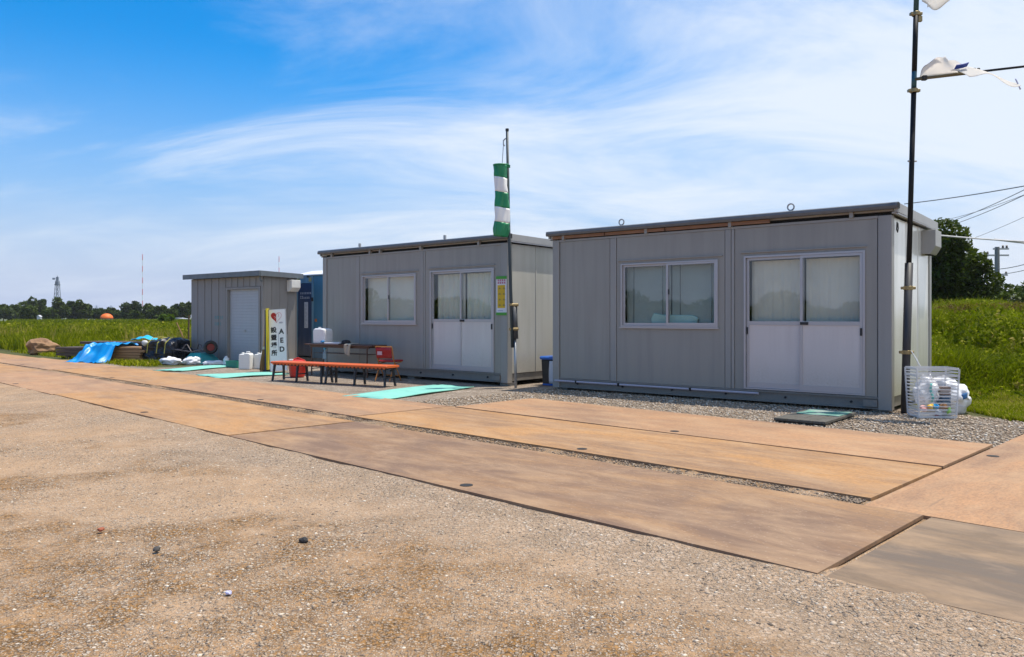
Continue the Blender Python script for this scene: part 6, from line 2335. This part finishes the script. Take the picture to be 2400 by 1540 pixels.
    an.box(-0.75, 0.75, -0.5, 0.5, H * 0.80, H * 0.87)
    an.box(-0.55, 0.55, -0.4, 0.4, H * 0.88, H * 0.97)
    an.tube([(0, 0, H * 0.97), (0, 0, H * 1.0)], 0.15, 5)
    an.build('antenna_panels', mt, T)
    MB().tube([(-1.2, -0.3, H * 0.93), (-2.3, -0.3, H * 0.93)], 0.55, 10).build('dish', mt, T)
    # red and white masts
    for (u, v, Z, lab) in ((334, 596, 950, 'tall thin red and white mast rising beside the shed'), (654, 601, 1050, 'red and white mast tip showing above the shed roof')):
        x, y, _ = pp(u, Z)
        T = thing('radio_mast', lab, 'mast', (x, y, 0), 0, 'far red and white masts')
        H = (743 - v) / 1830 * Z + 1.2
        mr_ = mat('mast_red_hazed', (0.80, 0.36, 0.42), 0.7)  # red paled to pink: distance haze mixed into the colour
        mw_ = mat('mast_white_hazed', (0.84, 0.88, 0.94), 0.7)  # bluish white, haze put into the colour as well
        nb = 11
        for i in range(nb):
            z0, z1 = H * i / nb, H * (i + 1) / nb
            MB().tube([(0, 0, z0), (0, 0, z1)], 0.55, 6).build('mast_section', mr_ if i % 2 == 0 else mw_, T)
    # small far pylons
    for (u, v, lab) in ((226, 716, 'far pylon left, faint above the trees'), (260, 716, 'far pylon leftmost of the close pair'), (292, 715, 'far pylon nearest the red and white mast')):
        Z = 620
        x, y, _ = pp(u, Z)
        H = (743 - v) / 1830 * Z + 1.2
        T = thing('pylon', lab, 'pylon', (x, y, 0), 0, 'far pylons')
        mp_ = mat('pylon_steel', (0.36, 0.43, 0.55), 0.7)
        MB().tube([(-1.0, 0, 0), (-0.15, 0, H)], 0.18, 4).build('leg', mp_, T)
        MB().tube([(1.0, 0, 0), (0.15, 0, H)], 0.18, 4).build('leg', mp_, T)
        for z in (0.72, 0.84, 0.95):
            MB().tube([(-1.6, 0, H * z), (1.6, 0, H * z)], 0.14, 4).build('crossarm', mp_, T)


far_left()


# the wood on the far side of the yard, to the left of the viewer: seen only mirrored in the window glass
def mirrored_wood():
    r = np.random.default_rng(77)
    parts = []
    for i in range(34):
        a = R(170 + 58 * i / 33 + r.uniform(-.8, .8))
        d = r.uniform(85, 120)
        h = r.uniform(2.2, 4.6) * (1.3 if i % 7 == 3 else 1)
        rad = r.uniform(2.6, 5.0)
        c = np.array([2 + d * math.cos(a), 12 + d * math.sin(a), 0])
        m = 900
        p = r.normal(size=(m, 3))
        p /= np.linalg.norm(p, axis=1)[:, None]
        p *= (r.random(m) ** 0.35)[:, None]
        p = c + p * np.array([rad, rad, h * 0.5]) + np.array([0, 0, h * 0.5])
        V, F = leaves(p, 0.42, i)
        parts.append((V, F, np.repeat(np.clip(r.normal(0.45, 0.15, m), 0, 1), 4)))
    V, F, t = join(parts)
    tag(npmesh('distant_wood', V, F, M_tree2, dict(tint=t)), 'distant wood whose reflection shows in the office windows', 'wood', kind='stuff')


mirrored_wood()


# ------------------------------------------------------------------ loose stones
def pebbles():
    r = np.random.default_rng(5)
    m, n, l, b = newmat('loose_stone')
    a = N(n, 'ShaderNodeAttribute', attribute_name='tint')
    c = ramp(n, l, a.outputs['Fac'], [(0.0, (0.06, 0.052, 0.046)), (0.16, (0.20, 0.150, 0.110)), (0.45, (0.33, 0.238, 0.156)), (0.78, (0.43, 0.335, 0.24)), (0.97, (0.66, 0.59, 0.49))])
    l.new(c, b.inputs['Base Color'])
    b.inputs['Roughness'].default_value = 0.9
    base = np.array([(1, 0, 0), (-1, 0, 0), (0, 1, 0), (0, -1, 0), (0, 0, 1), (0, 0, -0.6), (0.6, 0.6, 0.35), (-0.6, 0.6, 0.3), (0.6, -0.6, 0.3), (-0.6, -0.6, 0.35)], float)
    tri = np.array([(4, 0, 6), (4, 6, 2), (4, 2, 7), (4, 7, 1), (4, 1, 9), (4, 9, 3), (4, 3, 8), (4, 8, 0), (0, 5, 6), (6, 5, 2), (2, 5, 7), (7, 5, 1), (1, 5, 9), (9, 5, 3), (3, 5, 8), (8, 5, 0)])

    def stones(name, label, x, y, z, size, tint):
        k = len(x)
        S = size[:, None, None] * r.uniform(0.55, 1.25, (k, 1, 3)) * np.array([1, 1, 0.55])
        jit = 1 + r.uniform(-0.28, 0.28, (k, 10, 1))
        V = base[None] * jit * S
        ang = r.uniform(0, 6.28, k)
        ca, sa = np.cos(ang)[:, None], np.sin(ang)[:, None]
        Vx = V[:, :, 0] * ca - V[:, :, 1] * sa
        Vy = V[:, :, 0] * sa + V[:, :, 1] * ca
        V = np.stack([Vx + x[:, None], Vy + y[:, None], V[:, :, 2] + z[:, None]], -1)
        F = (tri[None] + (np.arange(k) * 10)[:, None, None]).reshape(-1, 3)
        tag(npmesh(name, V.reshape(-1, 3), F, m, dict(tint=np.repeat(tint, 10))), label, 'gravel', kind='stuff')
    # near dirt, thinning outward
    k = 210000
    y = 2.2 + 8.5 * r.random(k) ** 1.5
    x = -0.75 * y - 0.3 + (0.75 * y + 0.3 + np.minimum(3.0, 0.72 * y)) * r.random(k)
    nn = x * ND.x + y * ND.y
    patch = fbm(x, y, 0.9, 4, 15)
    keep = (nn < 3.58) & (r.random(k) < 0.14 + 1.0 * np.clip(patch - 0.46, 0, 1) * 3 + 0.5 * sstep(2.7, 3.5, nn))
    x, y = x[keep], y[keep]
    size = 0.0028 + 0.0125 * r.random(len(x)) ** 7 + 0.010 * (r.random(len(x)) < 0.004)
    stones('gravel', 'loose pebbles strewn over the tan dirt in the foreground', x, y, gz(x, y) - size * 0.15, size, np.clip(r.beta(2.2, 2.0, len(x)), 0, 1))
    # coarser stones lying in patches, thickest along the plates
    k = 60000
    y = 2.2 + 8.0 * r.random(k) ** 1.4
    x = -0.75 * y - 0.3 + (0.75 * y + 0.3 + np.minimum(3.0, 0.72 * y)) * r.random(k)
    nn = x * ND.x + y * ND.y
    pt = fbm(x, y, 1.1, 4, 115) + 0.12 * sstep(1.6, 3.4, nn)
    keep = (nn < 3.6) & (r.random(k) < 0.05 + 1.5 * sstep(0.48, 0.66, pt))
    x, y = x[keep], y[keep]
    size = 0.0045 + 0.010 * r.random(len(x)) ** 2.6
    stones('gravel', 'coarser grey stones lying in patches on the foreground dirt', x, y, gz(x, y) - size * 0.2, size, np.clip(r.beta(1.3, 1.4, len(x)), 0, 1))
    # crushed stone along the offices
    k = 60000
    t = r.uniform(-2.5, 9.0, k)
    n_ = r.uniform(6.6, 11.5, k)
    x = ND.x * n_ + TD.x * t
    y = ND.y * n_ + TD.y * t
    c, s = math.cos(RZ1), math.sin(RZ1)
    u_, v_ = (x - 0.6925) * c + (y - 13.34) * s, -(x - 0.6925) * s + (y - 13.34) * c
    _, _, g, gv = zones(x, y)
    keep = (v_ < 0.6) & (g < 0.5) & (gv > 0.4) & ~((n_ < 8.44) & (t > 1.9) & (t < 7.95)) & ~((t < 1.95) & (n_ < 11.3)) & (r.random(k) < np.where(y < 13, 1, 0.5))
    x, y = x[keep], y[keep]
    size = 0.008 + 0.014 * r.random(len(x)) ** 1.6
    stones('gravel', 'grey crushed stone lying before the offices', x, y, -0.004 + size * 0.15, size, np.clip(r.beta(2.4, 1.8, len(x)) + 0.06, 0, 1))
    # gravel in the gap between the two rows of plates
    k = 9000
    t = 2.0 + 16 * r.random(k) ** 1.4
    n_ = r.uniform(5.13, 5.42, k)
    x = ND.x * n_ + TD.x * t
    y = ND.y * n_ + TD.y * t
    size = 0.006 + 0.010 * r.random(k) ** 2
    stones('gravel', 'brown grit in the joint between the two rows of plates', x, y, 0.004 + 0 * x, size, np.clip(r.beta(1.6, 4.0, k), 0, 1))


pebbles()

for i, (x, y, s, c, lab) in enumerate(((-1.14, 4.27, 0.021, (0.03, 0.03, 0.032), 'fist sized black stone lying alone on the dirt'),
                                       (-2.37, 4.50, 0.016, (0.33, 0.10, 0.05), 'small reddish brick chip on the dirt'),
                                       (-1.87, 4.11, 0.019, (0.06, 0.055, 0.05), 'flat dark stone left of the black one'),
                                       (-1.26, 3.47, 0.012, (0.55, 0.57, 0.85), 'tiny bluish white litter scrap on the dirt'))):
    o = blob('stone', mat('stone_colour', c, 0.85), None, (s * 1.2, s, s * 0.75), 1.6, 0.4, 40 + i, 2, (x, y, s * 0.4), i, sharp=True)
    tag(o, lab, 'stone')


# ------------------------------------------------------------------ summer haze over the plain
def haze():
    m = bpy.data.materials.new('haze_air')
    m.use_nodes = True
    n, l = m.node_tree.nodes, m.node_tree.links
    n.clear()
    out = N(n, 'ShaderNodeOutputMaterial')
    pv = N(n, 'ShaderNodeVolumePrincipled')
    pv.inputs['Color'].default_value = (0.86, 0.91, 1.0, 1)
    pv.inputs['Density'].default_value = 0.00016
    l.new(pv.outputs[0], out.inputs['Volume'])
    mb = MB()
    mb.box(-1600, 1600, -600, 2000, -2.3, 95)
    o = mb.build('haze', m)
    tag(o, 'thin pale summer haze over the plain', 'haze', kind='stuff')


haze()
